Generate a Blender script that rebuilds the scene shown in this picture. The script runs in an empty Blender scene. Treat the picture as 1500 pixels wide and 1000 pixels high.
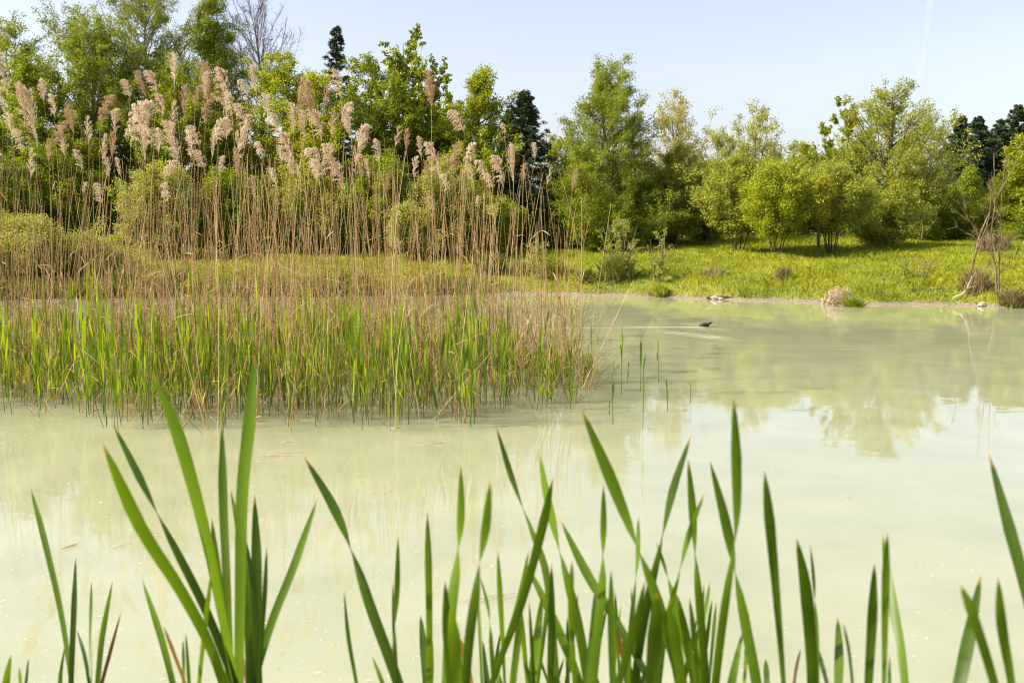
import bpy, math, random
import numpy as np
from mathutils import Vector
RNG = np.random.default_rng(7)
random.seed(7)
SC = bpy.context.scene
COL = SC.collection
F = 1458.0; CX = 750.0; CY = 500.0; CAMZ = 3.0
TILT = math.atan(175.0 / F)
ct, st = math.cos(TILT), math.sin(TILT)

def ray(px, py):
    xc = (px - CX) / F; yc = (CY - py) / F
    return np.array([xc, ct + yc * st, -st + yc * ct])
def P(px, py, Y):                      # world point seen at (px,py) at depth Y
    d = ray(px, py); return np.array([0, 0, CAMZ]) + d * (Y / d[1])
def W(px, py, z=0.0):                  # where that line of sight meets height z
    d = ray(px, py); return np.array([0, 0, CAMZ]) + d * ((z - CAMZ) / d[2])

# ------------------------------------------------------------------ ground
SX = np.array([-60, -40, -18.6, -10, -1.5, 3.4, 8, 12.2, 18, 30, 60.])
SY = np.array([30, 34, 38.3, 40, 41.5, 40.8, 38.6, 36.6, 35, 32.5, 29.])
def shoreY(x):
    x = np.asarray(x, float)
    return np.interp(x, SX, SY) + .22 * np.sin(x * 1.3) + .12 * np.sin(x * 3.1 + 1) + .05 * np.sin(x * 8.3)
def ground(x, y):
    x = np.asarray(x, float); y = np.asarray(y, float)
    s = y - shoreY(x)
    beach = np.clip(s, -8, .6) * .13
    sp = np.clip(s - .6, 0, None)
    far = beach + .28 * (1 - np.exp(-sp / .5)) + 1.85 * (1 - np.exp(-sp / 12.))
    bump = .05 * np.sin(x * .9 + y * .5) + .04 * np.sin(x * 1.9 - y * 1.3) + .03 * np.sin(x * 4.1 + y * 2.2)
    far = far + bump * np.clip(sp / 2, 0, 1)
    near = np.where(y < .2, 1.4, 1.4 - (y - .2) * .36)
    near = np.maximum(near, -1.3) + .03 * np.sin(x * 3 + y * 4)
    side = np.clip((np.abs(x) - 52) * .2, -1.3, 1.8)
    return np.maximum(np.maximum(far, near), side)

# ------------------------------------------------------------------ helpers
def mesh_np(name, V, faces, mats=(), smooth=False, tint=None, uv=None, midx=None):
    """V (n,3); faces: array (m,k) or list of arrays of constant k"""
    me = bpy.data.meshes.new(name)
    fl = faces if isinstance(faces, list) else [faces]
    fl = [np.asarray(f, np.int32) for f in fl if len(f)]
    V = np.asarray(V, np.float32)
    me.vertices.add(len(V)); me.vertices.foreach_set('co', V.ravel())
    loops = np.concatenate([f.ravel() for f in fl])
    sizes = np.concatenate([np.full(len(f), f.shape[1], np.int32) for f in fl])
    starts = np.concatenate([[0], np.cumsum(sizes)[:-1]]).astype(np.int32)
    me.loops.add(len(loops)); me.loops.foreach_set('vertex_index', loops)
    me.polygons.add(len(sizes)); me.polygons.foreach_set('loop_start', starts)
    if smooth: me.polygons.foreach_set('use_smooth', np.ones(len(sizes), bool))
    if midx is not None: me.polygons.foreach_set('material_index', np.asarray(midx, np.int32))
    if tint is not None:
        a = me.attributes.new('tint', 'FLOAT', 'FACE'); a.data.foreach_set('value', np.asarray(tint, np.float32))
    if uv is not None:
        u = me.uv_layers.new(name='UVMap'); u.data.foreach_set('uv', np.asarray(uv, np.float32)[loops].ravel())
    for m in (mats if isinstance(mats, (list, tuple)) else [mats]): me.materials.append(m)
    me.update(calc_edges=True)
    return me
def ob(name, me, parent=None, loc=(0, 0, 0)):
    o = bpy.data.objects.new(name, me); COL.objects.link(o); o.location = loc
    if parent: o.parent = parent
    return o
def tag(o, label=None, cat=None, group=None, kind=None):
    if label: o['label'] = label
    if cat: o['category'] = cat
    if group: o['group'] = group
    if kind: o['kind'] = kind
    return o
def empty(name, loc, label, cat, group=None, rz=0.0):
    o = bpy.data.objects.new(name, None); COL.objects.link(o); o.location = loc
    o.rotation_euler = (0, 0, rz); o.empty_display_size = .2
    return tag(o, label, cat, group)

def norm(v): return v / np.maximum(np.linalg.norm(v, axis=-1, keepdims=True), 1e-9)
def tubes(paths, r0, r1, sides=5, rpow=1.0):
    """paths (N,K,3); returns V, quads"""
    paths = np.asarray(paths, float); N, K, _ = paths.shape
    T = np.gradient(paths, axis=1); T = norm(T)
    ref = np.where(np.abs(T[..., 2:3]) > .9, np.array([1., 0, 0]), np.array([0, 0, 1.]))
    A = norm(np.cross(T, ref)); B = np.cross(T, A)
    t = np.linspace(0, 1, K) ** rpow
    r = np.asarray(r0)[:, None] * (1 - t) + np.asarray(r1)[:, None] * t
    th = np.arange(sides) * 2 * math.pi / sides
    V = paths[:, :, None, :] + r[:, :, None, None] * (A[:, :, None, :] * np.cos(th)[:, None] + B[:, :, None, :] * np.sin(th)[:, None])
    idx = np.arange(N * K * sides).reshape(N, K, sides)
    a = idx[:, :-1, :]; b = idx[:, 1:, :]
    Q = np.stack([a, np.roll(a, -1, 2), np.roll(b, -1, 2), b], -1).reshape(-1, 4)
    return V.reshape(-1, 3), Q
def leaves(C, size, rng, aspect=.55, D=None, curl=.25):
    """rhombic leaf at each centre C; D optional long-axis direction. Returns V, quads"""
    n = len(C)
    if D is None: D = rng.normal(size=(n, 3))
    D = norm(D); R = norm(np.cross(D, rng.normal(size=(n, 3)))); Nn = np.cross(D, R)
    s = np.asarray(size).reshape(-1, 1) * np.ones((n, 1))
    w = s * aspect * .5
    p0 = C - D * s * .5; p2 = C + D * s * .5
    p1 = C + R * w + Nn * w * curl - D * s * .05; p3 = C - R * w + Nn * w * curl - D * s * .05
    V = np.stack([p0, p1, p2, p3], 1).reshape(-1, 3)
    return V, np.arange(4 * n).reshape(n, 4)
def merge(parts):
    Vs, Qs, off = [], [], 0
    for V, Q in parts:
        Vs.append(V); Qs.append(np.asarray(Q) + off); off += len(V)
    return np.concatenate(Vs), Qs

# ------------------------------------------------------------------ materials
def newmat(name):
    m = bpy.data.materials.new(name); m.use_nodes = True
    nt = m.node_tree; nt.nodes.clear()
    return m, nt, nt.nodes, nt.links
def ramp(n, l, src, stops):
    r = n.new('ShaderNodeValToRGB'); e = r.color_ramp.elements
    while len(e) < len(stops): e.new(.5)
    for i, (p, c) in enumerate(stops): e[i].position = p; e[i].color = (*c, 1)
    l.new(src, r.inputs[0]); return r.outputs[0]
def leafmat(name, c0, c1, c2, trans=.45, tw=(1.4, 1.25, .5), rough=.5, spec=.35, noise=.35):
    m, nt, n, l = newmat(name)
    at = n.new('ShaderNodeAttribute'); at.attribute_name = 'tint'
    tc = n.new('ShaderNodeTexCoord'); nz = n.new('ShaderNodeTexNoise'); nz.inputs['Scale'].default_value = .9
    nz.inputs['Detail'].default_value = 2
    l.new(tc.outputs['Object'], nz.inputs['Vector'])
    mx = n.new('ShaderNodeMix'); mx.data_type = 'FLOAT'; mx.inputs[0].default_value = noise
    l.new(at.outputs['Fac'], mx.inputs[2]); l.new(nz.outputs['Fac'], mx.inputs[3])
    col = ramp(n, l, mx.outputs[0], [(0.1, c0), (.5, c1), (.9, c2)])
    p = n.new('ShaderNodeBsdfPrincipled'); l.new(col, p.inputs['Base Color'])
    p.inputs['Roughness'].default_value = rough; p.inputs['Specular IOR Level'].default_value = spec
    tm = n.new('ShaderNodeMix'); tm.data_type = 'RGBA'; tm.blend_type = 'MULTIPLY'; tm.inputs[0].default_value = 1
    l.new(col, tm.inputs[6]); tm.inputs[7].default_value = (*tw, 1)
    t = n.new('ShaderNodeBsdfTranslucent'); l.new(tm.outputs[2], t.inputs[0])
    ms = n.new('ShaderNodeMixShader'); ms.inputs[0].default_value = trans
    l.new(p.outputs[0], ms.inputs[1]); l.new(t.outputs[0], ms.inputs[2])
    o = n.new('ShaderNodeOutputMaterial'); l.new(ms.outputs[0], o.inputs[0])
    return m
def barkmat(name, c0, c1, scale=6, rough=.85):
    m, nt, n, l = newmat(name)
    tc = n.new('ShaderNodeTexCoord'); mp = n.new('ShaderNodeMapping'); mp.inputs['Scale'].default_value = (1, 1, .3)
    nz = n.new('ShaderNodeTexNoise'); nz.inputs['Scale'].default_value = scale; nz.inputs['Detail'].default_value = 5
    l.new(tc.outputs['Object'], mp.inputs[0]); l.new(mp.outputs[0], nz.inputs['Vector'])
    col = ramp(n, l, nz.outputs['Fac'], [(.35, c0), (.68, c1)])
    p = n.new('ShaderNodeBsdfPrincipled'); l.new(col, p.inputs['Base Color']); p.inputs['Roughness'].default_value = rough
    p.inputs['Specular IOR Level'].default_value = .2
    b = n.new('ShaderNodeBump'); b.inputs['Strength'].default_value = .5; b.inputs['Distance'].default_value = .02
    l.new(nz.outputs['Fac'], b.inputs['Height']); l.new(b.outputs[0], p.inputs['Normal'])
    o = n.new('ShaderNodeOutputMaterial'); l.new(p.outputs[0], o.inputs[0])
    return m

M = {}
M['birch'] = leafmat('birch_leaves', (.1, .14, .008), (.22, .28, .012), (.37, .42, .03))
M['yellow'] = leafmat('fresh_yellow_green_leaves', (.16, .21, .01), (.31, .36, .016), (.46, .49, .045))
M['green'] = leafmat('mid_green_leaves', (.1, .15, .008), (.22, .28, .013), (.38, .44, .035))
M['pale'] = leafmat('pale_willow_leaves', (.2, .22, .045), (.34, .37, .08), (.5, .52, .17))
M['straw'] = leafmat('pale_blossoming_leaves', (.26, .26, .09), (.42, .4, .16), (.55, .5, .26))
M['poplar'] = leafmat('glossy_poplar_leaves', (.09, .14, .01), (.23, .29, .015), (.42, .46, .04), rough=.35, spec=.6)
M['spruce'] = leafmat('spruce_needles', (.02, .036, .014), (.042, .068, .022), (.08, .115, .035), trans=.1)
M['olive'] = leafmat('olive_leaves', (.16, .19, .018), (.31, .34, .045), (.47, .5, .1))
M['amber'] = leafmat('amber_young_leaves', (.3, .26, .02), (.42, .37, .03), (.46, .48, .05))
M['grass'] = leafmat('meadow_grass', (.13, .17, .012), (.33, .37, .016), (.5, .5, .06), trans=.4, noise=.5)
M['drygrass'] = leafmat('dry_grass', (.12, .09, .035), (.28, .22, .09), (.46, .39, .19), trans=.3, tw=(1.1, 1, .8))
M['tussock'] = leafmat('tussock_grass', (.055, .08, .015), (.15, .18, .03), (.29, .29, .07), trans=.3)
M['strawheap'] = leafmat('bleached_straw', (.4, .3, .18), (.62, .5, .34), (.78, .68, .52), trans=.3, tw=(1, 1, .9))
M['reedgreen'] = leafmat('reed_shoot_leaves', (.05, .11, .008), (.17, .27, .01), (.42, .5, .025), trans=.5)
M['reedstemgreen'] = leafmat('reed_shoot_stem', (.05, .08, .015), (.08, .13, .02), (.14, .2, .03), trans=.1)
M['reeddry'] = leafmat('dry_reed_stem', (.15, .08, .025), (.44, .29, .115), (.72, .56, .29), trans=.15, tw=(1.1, .95, .7), noise=.3)
M['reedleafdry'] = leafmat('dry_reed_leaf', (.26, .14, .05), (.48, .32, .15), (.7, .56, .34), trans=.4, tw=(1.1, .95, .7))
M['plume'] = leafmat('reed_plume', (.48, .34, .23), (.72, .57, .43), (.9, .79, .64), trans=.4, tw=(1, .95, .85), noise=.25)
M['plumepale'] = leafmat('pale_reed_plume', (.54, .42, .31), (.78, .66, .52), (.92, .84, .71), trans=.4, tw=(1, .95, .85), noise=.25)
M['plumetan'] = leafmat('tan_reed_plume', (.32, .19, .11), (.52, .35, .21), (.7, .54, .36), trans=.4, tw=(1, .95, .85), noise=.25)
M['bark'] = barkmat('grey_brown_bark', (.05, .035, .022), (.16, .12, .08))
M['barklight'] = barkmat('light_grey_bark', (.16, .13, .1), (.34, .29, .23))
M['barkpink'] = barkmat('bare_sapling_bark', (.1, .07, .045), (.26, .19, .12))
M['deadwood'] = barkmat('bleached_dead_wood', (.34, .27, .19), (.62, .54, .42))
M['stone'] = barkmat('pale_stone', (.26, .22, .18), (.48, .42, .36), scale=9)

def cattailmat(name, dark, light, tip, tipend=.014):
    m, nt, n, l = newmat(name)
    uv = n.new('ShaderNodeUVMap'); sx = n.new('ShaderNodeSeparateXYZ'); l.new(uv.outputs[0], sx.inputs[0])
    oi = n.new('ShaderNodeObjectInfo')
    tc = n.new('ShaderNodeTexCoord')
    nz = n.new('ShaderNodeTexNoise'); nz.inputs['Scale'].default_value = 5; nz.inputs['Detail'].default_value = 4
    l.new(tc.outputs['Object'], nz.inputs['Vector'])
    ad = n.new('ShaderNodeMath'); ad.operation = 'MULTIPLY_ADD'; ad.inputs[1].default_value = .6; ad.inputs[2].default_value = -.1
    l.new(oi.outputs['Random'], ad.inputs[0])
    a2 = n.new('ShaderNodeMath'); a2.operation = 'MULTIPLY_ADD'; a2.inputs[1].default_value = .7
    l.new(nz.outputs['Fac'], a2.inputs[0]); l.new(ad.outputs[0], a2.inputs[2])
    col = ramp(n, l, a2.outputs[0], [(.15, dark), (.95, light)])
    # fine veins along the blade
    mul = n.new('ShaderNodeMath'); mul.operation = 'MULTIPLY'; mul.inputs[1].default_value = 62
    l.new(sx.outputs[0], mul.inputs[0])
    sn = n.new('ShaderNodeMath'); sn.operation = 'SINE'; l.new(mul.outputs[0], sn.inputs[0])
    vm = n.new('ShaderNodeMath'); vm.operation = 'MULTIPLY_ADD'; vm.inputs[1].default_value = .28; vm.inputs[2].default_value = .9
    l.new(sn.outputs[0], vm.inputs[0])
    vx = n.new('ShaderNodeVectorMath'); vx.operation = 'SCALE'; l.new(col, vx.inputs[0]); l.new(vm.outputs[0], vx.inputs['Scale'])
    tr = n.new('ShaderNodeMapRange'); tr.inputs['From Min'].default_value = tipend * .3; tr.inputs['From Max'].default_value = tipend * 1.3
    tr.inputs['To Min'].default_value = 1; tr.inputs['To Max'].default_value = 0
    nt2 = n.new('ShaderNodeMath'); nt2.operation = 'MULTIPLY_ADD'; nt2.inputs[1].default_value = .008; l.new(nz.outputs['Fac'], nt2.inputs[0])
    l.new(sx.outputs[1], nt2.inputs[2]); l.new(nt2.outputs[0], tr.inputs[0])
    mx = n.new('ShaderNodeMix'); mx.data_type = 'RGBA'; l.new(tr.outputs[0], mx.inputs[0]); l.new(vx.outputs[0], mx.inputs[6])
    mx.inputs[7].default_value = (*tip, 1)
    p = n.new('ShaderNodeBsdfPrincipled'); l.new(mx.outputs[2], p.inputs['Base Color']); p.inputs['Roughness'].default_value = .42
    p.inputs['Specular IOR Level'].default_value = .35
    tm = n.new('ShaderNodeMix'); tm.data_type = 'RGBA'; tm.blend_type = 'MULTIPLY'; tm.inputs[0].default_value = 1
    l.new(mx.outputs[2], tm.inputs[6]); tm.inputs[7].default_value = (1.3, 1.25, .5, 1)
    t = n.new('ShaderNodeBsdfTranslucent'); l.new(tm.outputs[2], t.inputs[0])
    ms = n.new('ShaderNodeMixShader'); ms.inputs[0].default_value = .45
    l.new(p.outputs[0], ms.inputs[1]); l.new(t.outputs[0], ms.inputs[2])
    o = n.new('ShaderNodeOutputMaterial'); l.new(ms.outputs[0], o.inputs[0])
    return m
M['cattail'] = cattailmat('cattail_blade', (.03, .07, .008), (.17, .29, .014), (.5, .26, .05))
M['cattailbrown'] = cattailmat('withered_cattail_blade', (.14, .07, .025), (.3, .17, .05), (.4, .16, .04))

def groundmat():
    m, nt, n, l = newmat('meadow_ground')
    tc = n.new('ShaderNodeTexCoord'); ge = n.new('ShaderNodeNewGeometry'); sx = n.new('ShaderNodeSeparateXYZ'); l.new(ge.outputs['Position'], sx.inputs[0])
    nz = n.new('ShaderNodeTexNoise'); nz.inputs['Scale'].default_value = .6; nz.inputs['Detail'].default_value = 8
    nf = n.new('ShaderNodeTexNoise'); nf.inputs['Scale'].default_value = 14; nf.inputs['Detail'].default_value = 6
    l.new(tc.outputs['Object'], nz.inputs['Vector']); l.new(tc.outputs['Object'], nf.inputs['Vector'])
    g = ramp(n, l, nz.outputs['Fac'], [(.3, (.07, .09, .012)), (.5, (.15, .18, .015)), (.7, (.24, .24, .04))])
    mud = ramp(n, l, nf.outputs['Fac'], [(.3, (.09, .065, .045)), (.5, (.22, .165, .12)), (.72, (.42, .34, .26))])
    z = n.new('ShaderNodeMath'); z.operation = 'MULTIPLY_ADD'; z.inputs[1].default_value = .06; l.new(nf.outputs['Fac'], z.inputs[0]); l.new(sx.outputs[2], z.inputs[2])
    mr = n.new('ShaderNodeMapRange'); mr.inputs['From Min'].default_value = .09; mr.inputs['From Max'].default_value = .15; l.new(z.outputs[0], mr.inputs[0])
    mx = n.new('ShaderNodeMix'); mx.data_type = 'RGBA'; l.new(mr.outputs[0], mx.inputs[0]); l.new(mud, mx.inputs[6]); l.new(g, mx.inputs[7])
    p = n.new('ShaderNodeBsdfPrincipled'); l.new(mx.outputs[2], p.inputs['Base Color']); p.inputs['Roughness'].default_value = .9
    b = n.new('ShaderNodeBump'); b.inputs['Distance'].default_value = .05; l.new(nf.outputs['Fac'], b.inputs['Height']); l.new(b.outputs[0], p.inputs['Normal'])
    o = n.new('ShaderNodeOutputMaterial'); l.new(p.outputs[0], o.inputs[0]); return m
M['ground'] = groundmat()
def watermat():
    m, nt, n, l = newmat('milky_pond_water')
    ge = n.new('ShaderNodeNewGeometry')
    mp = n.new('ShaderNodeMapping'); l.new(ge.outputs['Position'], mp.inputs[0]); mp.inputs['Scale'].default_value = (.55, 1, 1)
    a = n.new('ShaderNodeTexNoise'); a.inputs['Scale'].default_value = 5.0; a.inputs['Detail'].default_value = 2
    b_ = n.new('ShaderNodeTexNoise'); b_.inputs['Scale'].default_value = .7; b_.inputs['Detail'].default_value = 1
    l.new(mp.outputs[0], a.inputs['Vector']); l.new(mp.outputs[0], b_.inputs['Vector'])
    # breeze patches: where the fine ripples are stronger
    c = n.new('ShaderNodeTexNoise'); c.inputs['Scale'].default_value = .12; c.inputs['Detail'].default_value = 3; l.new(ge.outputs['Position'], c.inputs['Vector'])
    mr = n.new('ShaderNodeMapRange'); mr.inputs['From Min'].default_value = .4; mr.inputs['From Max'].default_value = .65; mr.inputs['To Min'].default_value = .35; mr.inputs['To Max'].default_value = 1.; l.new(c.outputs['Fac'], mr.inputs[0])
    mu = n.new('ShaderNodeMath'); mu.operation = 'MULTIPLY'; l.new(a.outputs['Fac'], mu.inputs[0]); l.new(mr.outputs[0], mu.inputs[1])
    b1 = n.new('ShaderNodeBump'); b1.inputs['Distance'].default_value = .0017; b1.inputs['Strength'].default_value = 1; l.new(mu.outputs[0], b1.inputs['Height'])
    b2 = n.new('ShaderNodeBump'); b2.inputs['Distance'].default_value = .0045; b2.inputs['Strength'].default_value = 1; l.new(b_.outputs['Fac'], b2.inputs['Height']); l.new(b1.outputs[0], b2.inputs['Normal'])
    # slow cloudy variation of the suspended clay
    d = n.new('ShaderNodeTexNoise'); d.inputs['Scale'].default_value = .9; d.inputs['Detail'].default_value = 5; l.new(ge.outputs['Position'], d.inputs['Vector'])
    col = ramp(n, l, d.outputs['Fac'], [(.3, (.315, .333, .2)), (.7, (.375, .385, .25))])
    p = n.new('ShaderNodeBsdfPrincipled'); l.new(col, p.inputs['Base Color'])
    p.inputs['Roughness'].default_value = .0; p.inputs['IOR'].default_value = 1.62
    p.inputs['Subsurface Weight'].default_value = 1.0; p.inputs['Subsurface Radius'].default_value = (1., 1., .8); p.inputs['Subsurface Scale'].default_value = 1.4
    l.new(b2.outputs[0], p.inputs['Normal'])
    o = n.new('ShaderNodeOutputMaterial'); l.new(p.outputs[0], o.inputs[0]); return m
M['water'] = watermat()

# ------------------------------------------------------------------ setting
def grid(xs, ys, zf):
    X, Y = np.meshgrid(xs, ys); Z = zf(X, Y)
    V = np.stack([X, Y, Z], -1).reshape(-1, 3)
    i = np.arange(len(xs) * len(ys)).reshape(len(ys), len(xs))
    Q = np.stack([i[:-1, :-1], i[:-1, 1:], i[1:, 1:], i[1:, :-1]], -1).reshape(-1, 4)
    return V, Q
def spaced(*segs):
    out = []
    for a, b, s in segs: out.append(np.arange(a, b, s))
    return np.unique(np.round(np.concatenate(out + [np.array([segs[-1][1]])]), 4))
xs = spaced((-1500, -200, 100), (-200, -60, 10), (-60, -26, 1), (-26, 26, .2), (26, 60, 1), (60, 200, 10), (200, 1500, 100))
ys = spaced((-300, -20, 20), (-20, 0, 2), (0, 6, .2), (6, 28, 1), (28, 56, .2), (56, 80, .6), (80, 200, 5), (200, 2000, 100))
V, Q = grid(xs, ys, ground)
tag(ob('ground', mesh_np('ground', V, Q, M['ground'], True)), kind='structure')

COOT = W(1033, 478.5)
COOT[2] = 0
wk_a = [W(1030, 479), W(960, 479.2), W(880, 479.6), W(800, 481.5)]
wk_b = [W(955, 485.2), W(1000, 488.5), W(1050, 495), W(1095, 503)]
def polydist(X, Y, pts):
    best = np.full(X.shape, 1e9); sgn = np.zeros(X.shape); tt = np.zeros(X.shape); n = len(pts) - 1
    for k in range(n):
        a = pts[k][:2]; b = pts[k + 1][:2]; d = b - a; L2 = d @ d
        t = np.clip(((X - a[0]) * d[0] + (Y - a[1]) * d[1]) / L2, 0, 1)
        dx = X - a[0] - t * d[0]; dy = Y - a[1] - t * d[1]; r = np.hypot(dx, dy)
        s = np.sign(d[0] * dy - d[1] * dx) * r
        u = r < best; best[u] = r[u]; sgn[u] = s[u]; tt[u] = (k + t[u]) / n
    return sgn, tt
def waterz(X, Y):
    z = np.zeros(X.shape)
    s, t = polydist(X, Y, wk_a); z += .02 * np.exp(-(s / .11) ** 2) * np.clip(1.4 - t, 0, 1)
    s, t = polydist(X, Y, wk_b)
    z += .012 * np.exp(-(s / .4) ** 2) * np.cos(s * 2 * math.pi / .26) * np.clip(4 * t * (1 - t) + .05, 0, 1)
    r = np.hypot(X - COOT[0], Y - COOT[1]); z += .004 * np.exp(-((r - .6) / .5) ** 2) * np.cos(r * 2 * math.pi / .22)
    r = np.hypot(X - COOT[0] - 2.8, (Y - COOT[1] + 2.)); z += .0011 * np.exp(-((r - 2.6) / 1.5) ** 2) * np.cos(r * 2 * math.pi / .3)
    return z
wxs = spaced((-56, -2, 3), (-2, 11, .07), (11, 56, 3)); wys = spaced((3.2, 20, 2), (20, 31.5, .05), (31.5, 44, 1.5))
V, Q = grid(wxs, wys, waterz)
tag(ob('water', mesh_np('water', V, Q, M['water'], True)), kind='structure')

# ------------------------------------------------------------------ meadow grass (uncountable)
def blades(n, xy, hgt, wid, rng, lean=.35, zoff=-.02, zf=ground):
    x, y = xy; z = zf(x, y) + zoff
    az = rng.uniform(0, 2 * math.pi, n); ln = np.abs(rng.normal(0, lean, n))
    base = np.stack([x, y, z], 1)
    d = np.stack([np.cos(az) * ln, np.sin(az) * ln, np.ones(n)], 1)
    d2 = np.stack([np.cos(az) * ln * 2.6, np.sin(az) * ln * 2.6, np.ones(n) * .8], 1)
    wa = rng.uniform(0, 2 * math.pi, n); wv = np.stack([np.cos(wa), np.sin(wa), np.zeros(n)], 1)
    h = np.asarray(hgt).reshape(-1, 1) * np.ones((n, 1)); w = np.asarray(wid).reshape(-1, 1) * np.ones((n, 1))
    m_ = base + d * h * .55; t_ = m_ + d2 * h * .45
    V = np.stack([base - wv * w * .5, base + wv * w * .5, m_ + wv * w * .45, t_, m_ - wv * w * .45], 1).reshape(-1, 3)
    i = np.arange(n) * 5
    return V, np.stack([i, i + 1, i + 2, i + 3, i + 4], 1)
n = 260000
gy = 35 + 30 * RNG.random(n) ** 1.15; gx = RNG.uniform(-1, 1, n) * (gy * .56)
s_ = gy - shoreY(gx); k = s_ > .3 + .5 * RNG.random(n)
gx, gy = gx[k], gy[k]; n = len(gx)
patch = .5 + .5 * np.sin(gx * 1.1 + 2 * np.sin(gy * .7)) * np.sin(gy * .9 + gx * .3)
tall = (np.sin(gx * .53 + 1.7 * np.sin(gy * .41)) * np.sin(gy * .8 - gx * .2) > .55) * RNG.random(n)
hh = (.08 + .15 * RNG.random(n)) * (.6 + .9 * patch) * (1 + .9 * tall)
V, Q = blades(n, (gx, gy), hh, .022, RNG)
tint = np.clip(.2 + .5 * patch - .3 * tall + RNG.normal(0, .2, n), 0, 1)
tag(ob('grass', mesh_np('grass', V, Q, M['grass'], tint=tint)), 'bright yellow green meadow grass on the far bank', 'grass', kind='stuff')
n = 14000
gy = RNG.uniform(-2, 4.0, n); gx = RNG.uniform(-6, 6, n)
V, Q = blades(n, (gx, gy), .12 + .2 * RNG.random(n), .007, RNG, .4)
tag(ob('bank_grass', mesh_np('bank_grass', V, Q, M['grass'], tint=RNG.random(n) * .5)), 'short grass on the near bank under the cattails', 'grass', kind='stuff')

# ------------------------------------------------------------------ trees
PROF = {
 'cone': lambda u: np.clip(1.02 - u, .03, 1) ** .62 * 1.12 * np.clip(.6 + u * 3.2, 0, 1),
 'birch': lambda u: np.clip(1.03 - u, .05, 1) ** .5 * 1.15 * np.clip(.7 + u * 1.6, 0, 1),
 'round': lambda u: np.sqrt(np.clip(1.04 - (2 * u - .9) ** 2 * .95, .08, 1)),
 'oval': lambda u: np.clip(np.sin(np.clip(u * .86 + .1, 0, 1) * math.pi), .18, 1) ** .7,
 'vase': lambda u: np.clip(.45 + u * .85, 0, 1) * np.clip((1.06 - u) * 3, .25, 1),
}
def gen_tree(rng, H, hw, zc, prof='round', n1=60, n2=9, nl=50, up=40, sig=.17, ls=.1, asp=.6, bark=None, leaf=None,
             sparse=0., stems=1, spread=.3, hang=0., tr=None, thin_top=1.0, nsec=5, pr=1.):
    """returns (trunk mesh, crown mesh) in local coordinates"""
    sig *= .72; ls *= 1.0
    K = 8; tr = tr or .012 * H + .03
    tt = np.linspace(0, 1, K)
    tpaths = []
    for s in range(stems):
        a = rng.uniform(0, 2 * math.pi) if stems > 1 else 0
        off = (hw * spread * rng.uniform(.4, 1)) if stems > 1 else 0.
        hs = H * .96 * (rng.uniform(.7, 1) if stems > 1 else 1)
        wob = np.cumsum(rng.normal(0, .012 * H, (K, 2)), 0) * tt[:, None]
        p = np.stack([np.cos(a) * off * tt ** .8 + wob[:, 0] + np.cos(a) * off * .15, np.sin(a) * off * tt ** .8 + wob[:, 1] + np.sin(a) * off * .15, hs * tt - .15], 1)
        tpaths.append(p)
    tpaths = np.array(tpaths)
    parts = [tubes(tpaths, np.full(stems, tr / stems ** .5), np.full(stems, .012), 7)]
    # primaries
    u = (np.arange(n1) + rng.random(n1)) / n1
    az = np.arange(n1) * 2.399 + rng.normal(0, .5, n1)
    f = PROF[prof]
    R = hw * f(u) * rng.uniform(.6, 1.12, n1) * np.where(rng.random(n1) < .12, 1.3, 1.)
    ph = rng.uniform(0, 6.28, 3); R = R * (1 + .2 * np.sin(2 * az + ph[0] + 5 * u) + .13 * np.sin(5 * az + ph[1] - 9 * u))
    shoot = rng.random(n1) < .1; R = np.where(shoot, R * .8, R)
    el = np.radians(up * (1 + .4 * (u - .5)) + rng.normal(0, 8, n1))
    hend = zc + (H - zc) * u * thin_top
    hend = np.minimum(hend * (1 + rng.normal(0, .05, n1)) + np.where(shoot, rng.uniform(.1, .16, n1) * H, 0) * (R / max(hw, .1)), H * 1.02)
    hst = np.maximum(hend - R * np.tan(el) * .85, zc * .55 + .1 * rng.random(n1))
    si = rng.integers(0, stems, n1)
    q = np.clip((hst + .15) / (tpaths[si, -1, 2] + .15), 0, .97)
    ki = q * (K - 1); k0 = ki.astype(int); fr = (ki - k0)[:, None]
    st_ = tpaths[si, k0] * (1 - fr) + tpaths[si, np.minimum(k0 + 1, K - 1)] * fr
    en = np.stack([np.cos(az) * R, np.sin(az) * R, hend], 1)
    if stems > 1: en[:, :2] = en[:, :2] * .9 + st_[:, :2] * .4
    K1 = 6; t1 = np.linspace(0, 1, K1)
    c = st_[:, None] + (en - st_)[:, None] * t1[None, :, None]
    c[:, :, 2] -= (np.sin(t1 * math.pi) * .12)[None] * R[:, None]
    c[:, 1:] += rng.normal(0, .03, (n1, K1 - 1, 3)) * R[:, None, None]
    parts.append(tubes(c, pr * np.clip(.016 * R + .01, .012, .12), np.full(n1, .006), 4))
    # secondaries
    n = n1 * n2; pi = np.repeat(np.arange(n1), n2)
    s = .22 + .78 * rng.random(n) ** .8
    ki = s * (K1 - 1); k0 = np.minimum(ki.astype(int), K1 - 2); fr = (ki - k0)[:, None]
    b0 = c[pi, k0] * (1 - fr) + c[pi, k0 + 1] * fr
    pd = norm(c[pi, -1] - c[pi, 0])
    rd = norm(rng.normal(size=(n, 3)) * .8 + pd * .8 + np.array([0, 0, .3 - hang]))
    L2 = (R[pi] * .34 * (1.25 - .8 * s) + .16) * rng.uniform(.6, 1.25, n)
    K2 = 4; t2 = np.linspace(0, 1, K2)
    sec = b0[:, None] + rd[:, None] * (L2[:, None] * t2[None])[..., None]
    sec[:, :, 2] -= hang * (t2 ** 2)[None] * L2[:, None] * .9
    keep = rng.random(n) >= sparse
    sec = sec[keep]; L2 = L2[keep]; n = len(sec)
    parts.append(tubes(sec, np.full(n, .009), np.full(n, .004), 3))
    V, Qs = merge(parts)
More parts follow.
